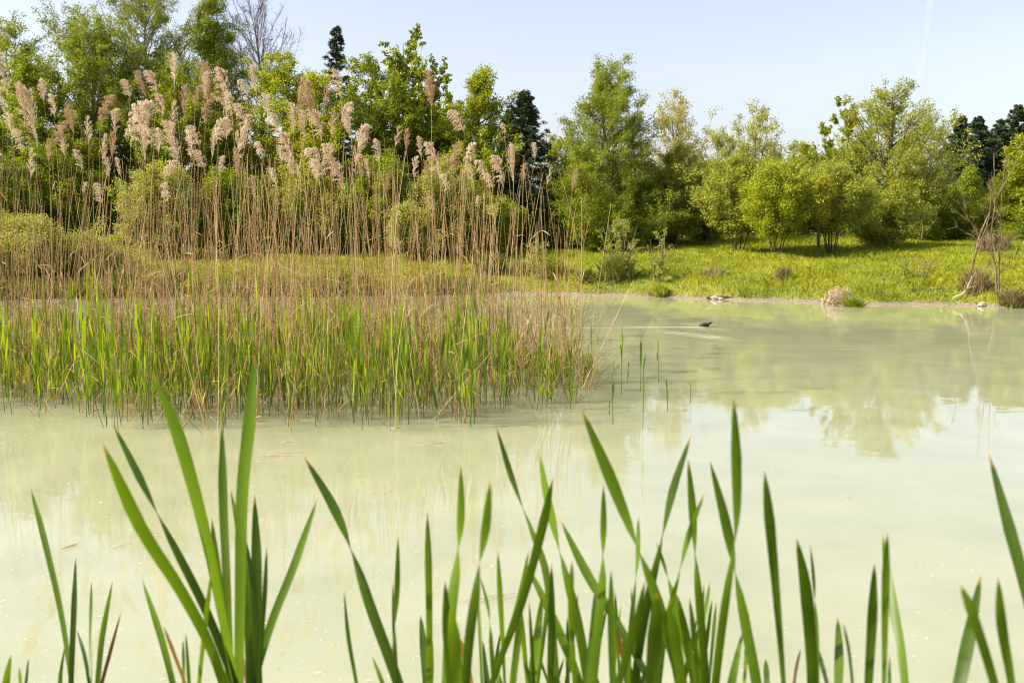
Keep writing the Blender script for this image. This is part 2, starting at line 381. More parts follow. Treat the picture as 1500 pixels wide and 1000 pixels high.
    trunk = mesh_np('trunk', V, np.concatenate(Qs), bark, True)
    crown = None
    if nl:
        m = rng.poisson(nl * 1.7 * np.clip(L2 / L2.mean(), .4, 2.2))
        li = np.repeat(np.arange(n), m); N = len(li)
        tq = rng.random(N) ** .7 * 1.05; kk = np.minimum((tq * (K2 - 1)).astype(int), K2 - 2); fr = (tq * (K2 - 1) - kk)[:, None]
        C = sec[li, kk] * (1 - fr) + sec[li, kk + 1] * fr + rng.normal(0, sig, (N, 3)) * np.array([1, 1, .8])
        C = C[C[:, 2] > .1]; N = len(C)
        V, Q = leaves(C, ls * rng.uniform(.6, 1.35, N), rng, asp)
        ti = np.clip(.5 + rng.normal(0, .2, N), 0, 1)
        crown = mesh_np('crown', V, Q, leaf, tint=ti)
    return trunk, crown

def gen_spruce(rng, H, hw, zc, n1=110, leaf=None, bark=None, needle=.16, gap=.0):
    n1 = int(n1 * 1.6); K = 6; tt = np.linspace(0, 1, K)
    tp = np.stack([rng.normal(0, .01, K) * H * tt, rng.normal(0, .01, K) * H * tt, H * tt - .1], 1)[None]
    parts = [tubes(tp, [.012 * H + .04], [.015], 7)]
    u = ((np.arange(n1) + rng.random(n1)) / n1) ** .85 * .985
    az = rng.uniform(0, 2 * math.pi, n1)
    R = (hw * 1.35 * (1.0 - u) ** .9 + .05) * rng.uniform(.5, 1.3, n1)
    h = zc + (H - zc) * u
    dz = R * ((-.15 + .7 * u ** 4) + rng.normal(0, .08, n1))
    K1 = 5; t1 = np.linspace(0, 1, K1)
    c = np.stack([np.cos(az)[:, None] * R[:, None] * t1, np.sin(az)[:, None] * R[:, None] * t1,
                  h[:, None] + dz[:, None] * t1 - np.sin(t1 * math.pi)[None] * R[:, None] * .1 + (t1 ** 3)[None] * R[:, None] * .12], -1)
    parts.append(tubes(c, .01 * R + .012, np.full(n1, .005), 4))
    n2 = 9; n = n1 * n2; pi = np.repeat(np.arange(n1), n2)
    s = rng.random(n) ** .7; ki = s * (K1 - 1); k0 = np.minimum(ki.astype(int), K1 - 2); fr = (ki - k0)[:, None]
    b0 = c[pi, k0] * (1 - fr) + c[pi, k0 + 1] * fr
    side = np.where(rng.random(n) < .5, 1, -1) * rng.uniform(.5, 1.1, n)
    aa = az[pi] + side
    L = (R[pi] * .38 * (1.1 - .7 * s) + .1) * rng.uniform(.6, 1.2, n)
    d = np.stack([np.cos(aa), np.sin(aa), -.2 - .25 * rng.random(n)], 1)
    t2 = np.linspace(0, 1, 3); sec = b0[:, None] + d[:, None] * (L[:, None] * t2)[..., None]
    parts.append(tubes(sec, np.full(n, .008), np.full(n, .004), 3))
    V, Qs = merge(parts); trunk = mesh_np('trunk', V, np.concatenate(Qs), bark, True)
    nn = 22; N = n * nn; li = np.repeat(np.arange(n), nn); tq = rng.random(N)[:, None]
    C = sec[li, 0] * (1 - tq) + sec[li, 2] * tq + rng.normal(0, .04, (N, 3))
    D = d[li] * .8 + rng.normal(0, .5, (N, 3))
    # leader
    V, Q = leaves(C, needle * rng.uniform(.7, 1.3, N), rng, .26, D)
    crown = mesh_np('crown', V, Q, leaf, tint=np.clip(.5 + rng.normal(0, .22, N), 0, 1))
    return trunk, crown

def place_tree(px, ytop, hwpx, Y, label, cat='tree', name='tree', kind='tree', group='trees and shrubs along the far bank', ycb=None, seed=0, part='crown', **kw):
    rng = np.random.default_rng(seed + int(px) * 7 + int(Y * 10))
    top = P(px, ytop, Y); gz = float(ground(top[0], Y)); H = top[2] - gz
    hw = hwpx * Y / F
    zc = H * .18 if ycb is None else max(.05, P(px, ycb, Y)[2] - gz)
    root = empty(name, (top[0], Y, gz), label, cat, group)
    if kind == 'spruce': tm, cm = gen_spruce(rng, H, hw, zc, **kw)
    else: tm, cm = gen_tree(rng, H, hw, zc, **kw)
    multi = kw.get('stems', 1) > 1
    ob('stem' if multi else 'trunk', tm, root)
    if cm: ob('foliage' if multi else part, cm, root)
    return root
B, BL = M['bark'], M['barklight']
T = place_tree
# --- left
T(8, 26, 72, 57, 'thin topped tree at the left edge of the photo', name='deciduous_tree', prof='oval', n1=64, n2=9, nl=34, leaf=M['birch'], bark=B, sparse=.25, ls=.1, ycb=170)
T(40, 80, 75, 54, 'dark green bushy tree under the thin tree at the left edge', name='deciduous_tree', prof='round', n1=70, n2=9, nl=42, leaf=M['green'], bark=B, ls=.13, ycb=330)
T(124, 20, 100, 55, 'broad yellow green birch left of the tallest birch', name='birch_tree', prof='birch', n1=130, n2=10, nl=52, leaf=M['green'], bark=BL, up=52, ls=.1, ycb=260)
T(206, -60, 104, 58, 'tallest birch whose top leaves the photo at the upper left', name='birch_tree', prof='birch', n1=170, n2=10, nl=40, leaf=M['birch'], bark=BL, up=50, ls=.09, ycb=230, tr=.2, sparse=.1)
T(315, -8, 56, 57, 'narrow conical birch beside the bare tree', name='birch_tree', prof='cone', n1=140, n2=9, nl=48, leaf=M['birch'], bark=BL, up=58, ls=.09, ycb=260)
T(258, 98, 66, 53, 'mid green tree in the gap between the tallest and the conical birch', name='deciduous_tree', prof='round', n1=60, n2=9, nl=36, leaf=M['green'], bark=B, ls=.11, ycb=320)
T(374, -12, 58, 64, 'bare leafless tree with fine grey twigs against the sky', name='bare_tree', prof='oval', n1=90, n2=30, nl=0, bark=M['bark'], up=60, ycb=120, tr=.14, pr=.5)
T(415, 84, 74, 55, 'bright yellow green maple just right of the bare tree', name='maple_tree', prof='round', n1=80, n2=9, nl=42, leaf=M['yellow'], bark=B, ls=.12, ycb=300)
T(462, 108, 52, 53, 'small bright maple before the left spruce', name='maple_tree', prof='round', n1=60, n2=8, nl=36, leaf=M['yellow'], bark=B, ls=.12, ycb=300, up=50)
T(493, 35, 45, 58, 'dark spruce with a thin spire left of the poplar', name='spruce_tree', kind='spruce', leaf=M['spruce'], bark=B, n1=90, ycb=330)
T(545, 92, 70, 55, 'rounded green tree between the left spruce and the poplar', name='deciduous_tree', prof='round', n1=76, n2=9, nl=38, leaf=M['green'], bark=B, ls=.12, ycb=300)
T(598, 46, 62, 57, 'poplar with large glossy leaves rising highest in the middle of the left bank', name='poplar_tree', prof='oval', n1=74, n2=9, nl=20, leaf=M['poplar'], bark=B, ls=.2, asp=.7, sig=.12, up=62, ycb=260)
T(645, 118, 52, 56, 'small glossy poplar right beside the tall poplar', name='poplar_tree', prof='oval', n1=40, n2=8, nl=18, leaf=M['poplar'], bark=B, ls=.19, asp=.7, sig=.12, up=60, ycb=280)
T(703, 104, 66, 55, 'slender yellow green tree left of the dark spruce', name='deciduous_tree', prof='cone', n1=110, n2=9, nl=34, leaf=M['yellow'], bark=B, ls=.12, up=52, ycb=310)
T(768, 132, 62, 55, 'dark almost black spruce left of the big birch', name='spruce_tree', kind='spruce', leaf=M['spruce'], bark=B, n1=170, ycb=352)
T(745, 160, 30, 60, 'second dark spruce half hidden behind the nearer dark spruce', name='spruce_tree', kind='spruce', leaf=M['spruce'], bark=B, n1=80, ycb=340)
T(824, 200, 54, 58, 'small bright tree between the dark spruce and the big birch', name='deciduous_tree', prof='oval', n1=56, n2=8, nl=32, leaf=M['yellow'], bark=B, ls=.11, ycb=330)
T(893, 94, 102, 54, 'big conical birch standing alone in the middle of the tree line', name='birch_tree', prof='cone', n1=170, n2=10, nl=44, leaf=M['birch'], bark=BL, up=52, ls=.09, ycb=345, tr=.2)
T(988, 140, 62, 58, 'pale straw coloured tree just right of the big birch', name='deciduous_tree', prof='oval', n1=76, n2=9, nl=26, leaf=M['straw'], bark=BL, ls=.1, up=56, ycb=320, sparse=.1)
T(990, 215, 52, 55, 'round yellow green tree with a dark trunk under the straw coloured tree', name='deciduous_tree', prof='round', n1=66, n2=9, nl=34, leaf=M['olive'], bark=B, ls=.11, ycb=335, tr=.25)
T(1108, 156, 58, 62, 'upright pale poplar with a ragged top behind the thicket', name='poplar_tree', prof='oval', n1=66, n2=9, nl=26, leaf=M['pale'], bark=BL, ls=.12, up=62, ycb=310, sparse=.1)
T(1052, 192, 54, 63, 'pale willow between the straw coloured tree and the upright poplar', name='willow_tree', prof='round', n1=60, n2=9, nl=28, leaf=M['pale'], bark=BL, ls=.11, up=50, ycb=320)
T(1172, 203, 50, 66, 'low olive tree behind the thicket with a thin dead leader', name='deciduous_tree', prof='round', n1=50, n2=9, nl=28, leaf=M['olive'], bark=B, ls=.12, ycb=320)
T(1237, 150, 40, 60, 'tree with long leafy shoots left of the big willow', name='deciduous_tree', prof='vase', n1=34, n2=8, nl=24, leaf=M['green'], bark=B, ls=.18, sig=.1, up=58, ycb=300, sparse=.25)
T(1310, 126, 100, 58, 'big pale willow with a broad airy crown', name='willow_tree', prof='round', n1=150, n2=10, nl=30, leaf=M['olive'], bark=B, up=48, ls=.11, ycb=330, tr=.24, sparse=.12)
T(1365, 165, 34, 60, 'thin silvery willow at the right shoulder of the big willow', name='willow_tree', prof='oval', n1=46, n2=9, nl=20, leaf=M['pale'], bark=BL, up=52, ls=.1, ycb=320, sparse=.3)
# right spruces
T(1408, 170, 46, 74, 'leftmost dark spruce of the row at the right', name='spruce_tree', kind='spruce', leaf=M['spruce'], bark=B, n1=130, ycb=330, needle=.2)
T(1433, 170, 42, 76, 'second dark spruce from the left in the row at the right', name='spruce_tree', kind='spruce', leaf=M['spruce'], bark=B, n1=120, ycb=330, needle=.2)
T(1465, 175, 46, 75, 'third dark spruce from the left in the row at the right', name='spruce_tree', kind='spruce', leaf=M['spruce'], bark=B, n1=130, ycb=330, needle=.2)
T(1492, 153, 50, 77, 'tallest dark spruce at the right edge of the photo', name='spruce_tree', kind='spruce', leaf=M['spruce'], bark=B, n1=140, ycb=330, needle=.2)
T(1448, 196, 40, 78, 'shorter dark spruce in the gap of the row at the right', name='spruce_tree', kind='spruce', leaf=M['spruce'], bark=B, n1=110, ycb=330, needle=.2)
T(1420, 248, 24, 66, 'little bright conifer in front of the dark spruces', name='conifer_sapling', prof='cone', n1=60, n2=8, nl=26, leaf=M['green'], bark=B, ls=.1, ycb=300)
T(1505, 205, 44, 56, 'bright green bush cut by the right edge of the photo', name='deciduous_tree', prof='round', n1=66, n2=9, nl=34, leaf=M['yellow'], bark=B, ls=.12, ycb=320)
# thicket shrubs (multi stem)
SG = 'trees and shrubs along the far bank'
def S(px, ytop, hwpx, Y, label, leaf, **kw):
    d = dict(prof='round', n1=60, n2=9, nl=36, stems=6, spread=.5, up=48, ls=.1, tr=.09)
    d.update(kw); return place_tree(px, ytop, hwpx, Y, label, cat='shrub', name='shrub', leaf=M[leaf], bark=B, group=SG, **d)
S(1085, 232, 62, 49, 'left shrub of the multi stemmed thicket on the meadow', 'olive', n1=90, ycb=322, nl=34, stems=9)
S(1140, 240, 58, 47, 'middle shrub of the meadow thicket on many thin stems', 'yellow', n1=90, ycb=322, nl=32, stems=9)
S(1222, 245, 62, 48, 'right shrub of the meadow thicket with shaded stems', 'olive', n1=95, ycb=316, nl=34, stems=9)
S(1203, 262, 16, 46.5, 'small amber leaved shrub inside the meadow thicket', 'amber', n1=30, ycb=310, nl=16, stems=3)
S(1290, 268, 58, 51, 'olive shrub at the foot of the big willow', 'olive', n1=80, ycb=345)
S(1345, 275, 50, 57, 'shaded shrub right of the big willow trunk', 'green', n1=70, ycb=350)
S(1400, 283, 52, 59, 'low bramble mound left of the bright bush at the right', 'green', n1=80, ycb=350, up=25)
S(1465, 280, 62, 57, 'wide bramble mound below the dark spruces', 'yellow', n1=90, ycb=352, up=25)
S(1535, 300, 50, 54, 'bramble mound running out of the right edge', 'green', n1=60, ycb=355, up=25)
S(1040, 235, 50, 57, 'bright shrub between the round tree and the thicket', 'yellow', n1=70, ycb=345)
S(960, 270, 42, 56, 'dim shrub at the right foot of the big birch', 'birch', n1=60, ycb=350)
S(845, 255, 42, 55, 'yellow green shrub at the left foot of the big birch', 'olive', n1=64, ycb=345)
S(890, 300, 70, 53.5, 'dark low shrub under the big birch', 'birch', n1=80, ycb=352, up=25)
S(800, 300, 40, 56, 'dark low shrub between spruce and big birch', 'birch', n1=60, ycb=355, up=25)
S(655, 232, 62, 50, 'light green shrub behind the right part of the reeds', 'pale', n1=100, ycb=350, nl=34)
S(720, 290, 42, 51, 'fresh green shrub in front of the dark spruce', 'yellow', n1=60, ycb=350)
S(560, 225, 60, 51, 'dense green shrub behind the middle reeds', 'green', n1=90, ycb=350)
S(600, 300, 42, 48, 'low pale shrub behind the middle reeds', 'pale', n1=50, ycb=360)
S(450, 240, 62, 51, 'yellow green shrub behind the centre of the reed bed', 'olive', n1=90, ycb=350)
S(340, 250, 60, 50, 'bright shrub left of centre behind the reeds', 'green', n1=90, ycb=355)
S(235, 240, 64, 48, 'large pale shrub behind the densest reeds', 'pale', n1=100, ycb=350, nl=36)
S(130, 215, 60, 53, 'dark shrub behind the left reeds', 'birch', n1=80, ycb=330)
S(55, 235, 60, 52, 'dark shrub near the left edge behind the reeds', 'birch', n1=80, ycb=330)
S(-20, 210, 60, 51, 'shrub running out of the left edge', 'green', n1=60, ycb=330)
S(40, 318, 75, 41.5, 'silvery willow shrub hanging over the water at the left edge', 'pale', n1=110, ycb=425, nl=38, ls=.08, up=35)
S(-60, 320, 60, 42, 'willow shrub past the left edge of the photo', 'pale', n1=50, ycb=425, up=35)
S(140, 350, 50, 43, 'low pale shrub on the bank right of the silvery willow shrub', 'pale', n1=60, ycb=420, nl=32, ls=.08, up=35)
# far wood filling the gaps low down
for k, (px, yt, lab) in enumerate([(-40, 150, 'dark tree behind the left edge shrubs'), (90, 200, 'dark tree behind the broad birch'), (330, 170, 'dark tree behind the conical birch'), (440, 190, 'dark tree behind the bright maple'), (650, 190, 'dark tree behind the light green shrub'),
        (700, 220, 'dark tree behind the slender yellow green tree'), (860, 250, 'dark tree behind the big birch'), (940, 260, 'dark tree behind the dim shrub'), (1040, 270, 'dark tree behind the bright shrub'), (1150, 262, 'dark tree behind the meadow thicket'), (1250, 262, 'dark tree behind the right thicket shrub'), (1340, 250, 'dark tree behind the big willow')]):
    T(px, yt, 62, 70 + (k % 3) * 2, lab, name='deciduous_tree', prof='round', n1=60, n2=8, nl=30, leaf=M['birch'], bark=B, ls=.17, ycb=348, seed=k)

# dead leader on the low olive tree skyline
# small saplings on the bank
def sapling(px, ytop, ybase, hwpx, Y, label, leaf, n1=16, **kw):
    top = P(px, ytop, Y); gz = float(ground(top[0], Y)); H = top[2] - gz
    rng = np.random.default_rng(int(px))
    root = empty('willow_sapling', (top[0], Y, gz), label, 'sapling', 'willow saplings on the far bank')
    tm, cm = gen_tree(rng, H, hwpx * Y / F, .15, prof='vase', n1=n1, n2=6, nl=10, up=62, sig=.05, ls=.07, bark=M['barkpink'], leaf=M[leaf], stems=5, spread=.7, tr=.03, **kw)
    ob('stem', tm, root); ob('foliage', cm, root)
    return root
sapling(908, 318, 425, 34, 42.6, 'leafy willow sapling above the brown tussock on the shore', 'pale', 26)
sapling(965, 335, 430, 20, 41.4, 'thin sparse willow sapling right of the brown tussock', 'pale', 14)
sapling(790, 345, 420, 26, 43.2, 'small willow sapling seen through the right edge of the reeds', 'pale', 16)
sapling(1345, 365, 425, 38, 39.0, 'very sparse twiggy sapling on the meadow right of the straw heap', 'olive', 12, sparse=.5)

# tussocks
def tussock(px, py, hwpx, hpx, label, mat, name='tussock', n=700, lean=.26, dY=0, group='grass tussocks on the far shore', mat2=None):
    p = W(px, py, .15); Y = p[1] + dY; X = p[0]; gz = float(ground(X, Y)); sc = Y / F
    rng = np.random.default_rng(int(px * 3 + py))
    a = rng.uniform(0, 2 * math.pi, n); r = np.sqrt(rng.random(n)) * hwpx * sc * .62
    x, y = r * np.cos(a), r * np.sin(a)
    root = empty(name, (X, Y, gz), label, 'grass tussock', group)
    h = hpx * sc * rng.uniform(.5, 1.05, n) * (1.1 - .5 * r / (hwpx * sc * .62))
    zf = lambda xx, yy: ground(X + xx, Y + yy) - gz
    V, Q = blades(n, (x, y), h, .022, rng, lean, zf=zf)
    ob('blades', mesh_np('blades', V, Q, mat, tint=rng.random(n)), root)
    n2 = max(n // 3, 260); a = rng.uniform(0, 2 * math.pi, n2); r = np.sqrt(rng.random(n2)) * hwpx * sc * .8
    V, Q = blades(n2, (r * np.cos(a), r * np.sin(a)), hpx * sc * .35 * rng.random(n2) + .05, .03, rng, .6, zf=zf)
    ob('dead_thatch', mesh_np('dead_thatch', V, Q, mat2 or M['drygrass'], tint=rng.random(n2)), root)
    return root
tussock(905, 425, 34, 48, 'brown tussock under the leafy willow sapling', M['tussock'], n=1400, dY=.6)
tussock(720, 420, 36, 38, 'dark brown tussock behind the right reed stems', M['tussock'], n=1400, dY=.6)
tussock(765, 420, 24, 30, 'darker tussock left of the small willow sapling', M['tussock'], n=900, dY=.5)
tussock(690, 426, 20, 26, 'low tussock at the waterline behind the reeds', M['drygrass'], n=700, dY=.4)
tussock(810, 420, 26, 40, 'tall grassy tussock at the foot of the small willow sapling', M['grass'], n=700, dY=.5)
tussock(860, 425, 16, 30, 'narrow dark tussock left of the brown tussock', M['tussock'], n=500, dY=.4)
tussock(968, 430, 20, 26, 'low green tussock at the foot of the thin sapling', M['grass'], n=600, dY=.4)
tussock(1152, 430, 14, 28, 'dead tan tussock left of the straw heap', M['drygrass'], n=500, dY=.6)
tussock(1050, 428, 30, 22, 'sparse dry tussock behind the driftwood log', M['drygrass'], n=300, dY=.9)
tussock(1254, 444, 17, 32, 'dark green tussock growing out of the straw heap', M['birch'], n=600, dY=.35, lean=.35)
tussock(1440, 440, 32, 34, 'dead grass clump left of the two upright bare saplings', M['drygrass'], n=1200, dY=.6, mat2=M['tussock'])
tussock(1495, 445, 26, 34, 'rust brown tussock at the right edge of the shore', M['drygrass'], n=1300, dY=.4, lean=.4, mat2=M['tussock'])
tussock(1475, 415, 36, 36, 'tall thin dead grass behind the two upright bare saplings', M['drygrass'], n=700, dY=1.5, lean=.3)
for k, (a, b, w, h, lab) in enumerate([(175, 432, 40, 46, 'left brown tussock behind the reed bed'), (250, 430, 36, 40, 'brown tussock behind the densest reeds'), (450, 430, 36, 40, 'dark tussock behind the centre of the reed bed'), (520, 428, 30, 34, 'brown tussock right of the centre behind the reeds'), (620, 428, 40, 32, 'brown tussock behind the thinner right reeds')]):
    tussock(a, b, w, h, lab, M['tussock'], n=1200, dY=.6)

# sedge fringe along the left shore (uncountable)
n = 26000; rg = np.random.default_rng(61); gx = rg.uniform(-30, -1, n); s_ = np.abs(rg.normal(0, .55, n)); gy = shoreY(gx) + .1 + s_
kk = np.sin(gx * 1.7) + np.sin(gx * .63 + 1) + rg.normal(0, .5, n) > -.5; gx, gy = gx[kk], gy[kk]; n = len(gx)
V, Q = blades(n, (gx, gy), rg.uniform(.15, .75, n), .028, rg, .4)
tag(ob('shore_sedge', mesh_np('shore_sedge', V, Q, M['tussock'], tint=rg.random(n))), 'brown and green sedge fringe along the left part of the far shore', 'sedge', kind='stuff')

# straw heap
def heap(px, py, hwpx, hpx, label):
    p = W(px, py, .05); X, Y = p[0], p[1] + .25; sc = Y / F; rng = np.random.default_rng(5)
    gz = float(ground(X, Y))
    root = empty('straw_heap', (X, Y, gz), label, 'straw heap')
    n = 2600; a = rng.uniform(0, 2 * math.pi, n); cz = rng.random(n); r = np.sqrt(1 - cz ** 2) * hwpx * sc
    lump = 1 + .25 * np.sin(a * 3 + 1) + .15 * np.sin(a * 7)
    C = np.stack([r * np.cos(a) * lump, r * np.sin(a) * .6, cz * hpx * sc * lump], 1) * rng.uniform(.8, 1.03, (n, 1))
    D = np.stack([-np.sin(a), np.cos(a) * .6, rng.normal(-.3, .7, n)], 1) + rng.normal(0, .6, (n, 3))
    V, Q = leaves(C, rng.uniform(.08, .22, n), rng, .14, D)
    ob('straw', mesh_np('straw', V, Q, M['strawheap'], tint=rng.random(n)), root)
    th = np.linspace(0, 2 * math.pi, 19)[:-1]; rings = []
    for cz in (0, .4, .75, .95):
        rr = math.sqrt(1 - cz * cz) * .8
        rings.append(np.stack([rr * hwpx * sc * np.cos(th) * (1 + .2 * np.sin(th * 3 + 1)), rr * hwpx * sc * np.sin(th) * .6, np.full(18, cz * hpx * sc * .8)], 1))
    V = np.concatenate(rings + [np.array([[0, 0, hpx * sc * .8]])]); qs = []
    for k in range(3):
        i = np.arange(18) + k * 18; j = np.roll(i, -1); qs.append(np.stack([i, j, j + 18, i + 18], 1))
    i = np.arange(18) + 54; tri = np.stack([i, np.roll(i, -1), np.full(18, 72)], 1)
    ob('mud_core', mesh_np('mud_core', V, [np.concatenate(qs), tri], M['deadwood'], True), root)
heap(1230, 444, 21, 20, 'bleached straw heap lying at the waterline beside a dark green tussock')

# branches, logs and bare saplings: polyline given in photo pixels at their own depth
def smooth(pts, n):
    pts = np.asarray(pts, float); m = len(pts)
    e = np.concatenate([[2 * pts[0] - pts[1]], pts, [2 * pts[-1] - pts[-2]]])
    t = np.linspace(0, m - 1 - 1e-6, n); k = t.astype(int); f = (t - k)[:, None]
    a, b, c, d = e[k], e[k + 1], e[k + 2], e[k + 3]
    return .5 * (2 * b + (c - a) * f + (2 * a - 5 * b + 4 * c - d) * f ** 2 + (3 * b - a - 3 * c + d) * f ** 3)
def G(px, py):                         # where the line of sight meets the ground or the water
    d = ray(px, py); t = np.arange(25, 90, .05) / d[1]; p = np.array([0, 0, CAMZ]) + d * t[:, None]
    h = np.maximum(ground(p[:, 0], p[:, 1]), 0); k = int(np.argmax(p[:, 2] < h)); return p[k]
def woody(name, cat, label, Y, mains, mat, group=None, twigs=10, tl=.5, up=.6):
    """mains: list of (pixel polyline, r0 px, r1 px, dY at end)"""
    rng = np.random.default_rng(int(mains[0][0][0][0]) + 5)
    gnd = Y is None; p0 = G(*mains[0][0][0]); YY = p0[1]
    if Y is None: Y = YY
    base = p0 if gnd else P(*mains[0][0][0], Y); root = empty(name, tuple(base), label, cat, group)
    ps, R0, R1 = [], [], []
    for pl, r0, r1, dy in mains:
        q = np.array([(G(a, b) + [0, 0, .05]) if gnd else P(a, b, Y + dy * i / (len(pl) - 1)) for i, (a, b) in enumerate(pl)]) - base
        q = smooth(q, 14); q[1:-1] += rng.normal(0, .008, (12, 3)); ps.append(q); R0.append(r0 * .45 * YY / F); R1.append(r1 * .5 * YY / F)
    V, Q = tubes(np.array(ps), R0, R1, 7)
    ob('trunk', mesh_np('trunk', V, Q, mat, True), root)
    if twigs:
        tp = []
        for q in ps:
            d0 = norm(q[-1] - q[0])
            for _ in range(twigs):
                k = rng.integers(4, 13); L = tl * rng.uniform(.4, 1.2)
                d = norm(rng.normal(size=3) * .7 + d0 * .7 + np.array([0, 0, up]))
                t = np.linspace(0, 1, 14)[:, None]
                w = q[k] + d * L * t + np.array([0, 0, 1]) * (t ** 2) * L * .25
                w[2:] += np.cumsum(rng.normal(0, .008, (12, 3)), 0); tp.append(w)
                for _ in range(2):
                    j = rng.integers(4, 12); dd = norm(d + rng.normal(size=3) * .6)
                    tp.append(w[j] + dd * L * .45 * t)
        V, Q = tubes(np.array(tp), np.full(len(tp), .009), np.full(len(tp), .003), 4)
        ob('twigs', mesh_np('twigs', V, Q, mat, True), root)
    return root
WG = 'bare saplings at the right shore'
woody('bare_sapling', 'sapling', 'left bare sapling leaning to the right with forked top', 38.2, [([(1418, 412), (1428, 375), (1437, 340), (1455, 300), (1490, 235)], 4.2, .8, .4), ([(1437, 345), (1425, 330), (1408, 305)], 1.6, .5, .2), ([(1430, 365), (1446, 330), (1452, 290), (1448, 262)], 1.8, .5, -.3)], M['barkpink'], WG, 8, .9)
woody('bare_sapling', 'sapling', 'right bare sapling with the thickest upright trunk', 36.0, [([(1461, 438), (1458, 395), (1452, 350), (1458, 290), (1455, 225)], 4, .7, .2), ([(1456, 380), (1440, 362), (1425, 345)], 1.6, .5, .2)], M['barkpink'], WG, 9, .8)
woody('bare_sapling', 'sapling', 'slim straight bare sapling beside the thickest one', 36.1, [([(1464, 440), (1463, 395), (1465, 350), (1467, 290), (1475, 215)], 2.6, .6, .1)], M['barkpink'], WG, 9, .7)
woody('bare_sapling', 'sapling', 'low bare shoots leaning out over the right edge', 38.4, [([(1430, 415), (1455, 385), (1500, 400)], 1.6, .5, .1), ([(1440, 420), (1475, 390), (1510, 345)], 1.6, .5, .3)], M['barkpink'], WG, 7, .6)
FG = 'fallen branches along the far shore'
woody('fallen_branch', 'branch', 'pale forked driftwood standing on the right shore', 36.4, [([(1395, 437), (1410, 430), (1418, 418), (1424, 404)], 2.6, .9, 0), ([(1410, 431), (1424, 432), (1436, 426)], 1.6, .7, 0)], M['deadwood'], FG, 3, .25)
woody('fallen_branch', 'branch', 'long thin fallen branch on the meadow right of the straw heap', None, [([(1263, 393), (1290, 400), (1320, 420), (1345, 438)], 1.5, .6, -.8)], M['barkpink'], FG, 5, .4)
woody('fallen_branch', 'branch', 'curved fallen branch crossing the meadow toward the driftwood', None, [([(1290, 395), (1335, 393), (1372, 425)], 1.3, .5, -.8)], M['barkpink'], FG, 5, .5)
woody('fallen_branch', 'branch', 'low horizontal rail like branch near the right shore', 37.2, [([(1325, 424), (1370, 423), (1420, 424)], 1.3, .8, 0), ([(1338, 424), (1337, 438)], 1.3, 1, 0)], M['bark'], FG, 3, .25)
woody('fallen_branch', 'branch', 'pale branch lying on the water under the left willow shrub', 38.0, [([(30, 436), (60, 440), (97, 439)], 1.7, .8, 0), ([(45, 442), (62, 449), (72, 456)], 1.3, .6, -1.2)], M['deadwood'], FG, 3, .3)
woody('fallen_branch', 'branch', 'short broken branches in the dark gap right of the big willow', 54, [([(1350, 350), (1352, 335), (1350, 318)], 2.4, 1.2, 0), ([(1352, 345), (1362, 332), (1376, 318)], 1.2, .7, 0)], M['barkpink'], FG, 3, .4)
woody('driftwood_log', 'log', 'half sunk driftwood log with pale end left of the dead tan tussock', 38.75, [([(1036, 436), (1056, 435), (1076, 437)], 5.6, 3.6, 0)], M['bark'], None, 2, .2)
def rock(px, py, r, label):
    p = W(px, py, .02); p[1] = min(p[1], float(shoreY(p[0])) + .1); rng = np.random.default_rng(int(px))
    import bmesh
    bm = bmesh.new(); bmesh.ops.create_icosphere(bm, subdivisions=3, radius=1)
    off = rng.random(3) * 10
    for v in bm.verts:
        c = v.co; k = 1 + .22 * math.sin(c.x * 3 + off[0]) * math.cos(c.y * 4 + off[1]) + .12 * math.sin(c.z * 6 + off[2])
        v.co = Vector((c.x * k * r, c.y * k * r * .8, c.z * k * r * .6))
    me = bpy.data.meshes.new('stone'); bm.to_mesh(me); bm.free(); me.materials.append(M['stone'])
    for f in me.polygons: f.use_smooth = True
    return tag(ob('stone', me, None, (p[0], p[1], float(max(0, ground(p[0], p[1]))) + r * .3)), label, 'stone', 'pale stones at the waterline')
rock(1040, 435, .17, 'large pale stone at the left end of the driftwood log')
rock(1052, 437, .1, 'small pale stone in front of the driftwood log')
rock(1395, 440, .14, 'pale stone beside the forked driftwood')

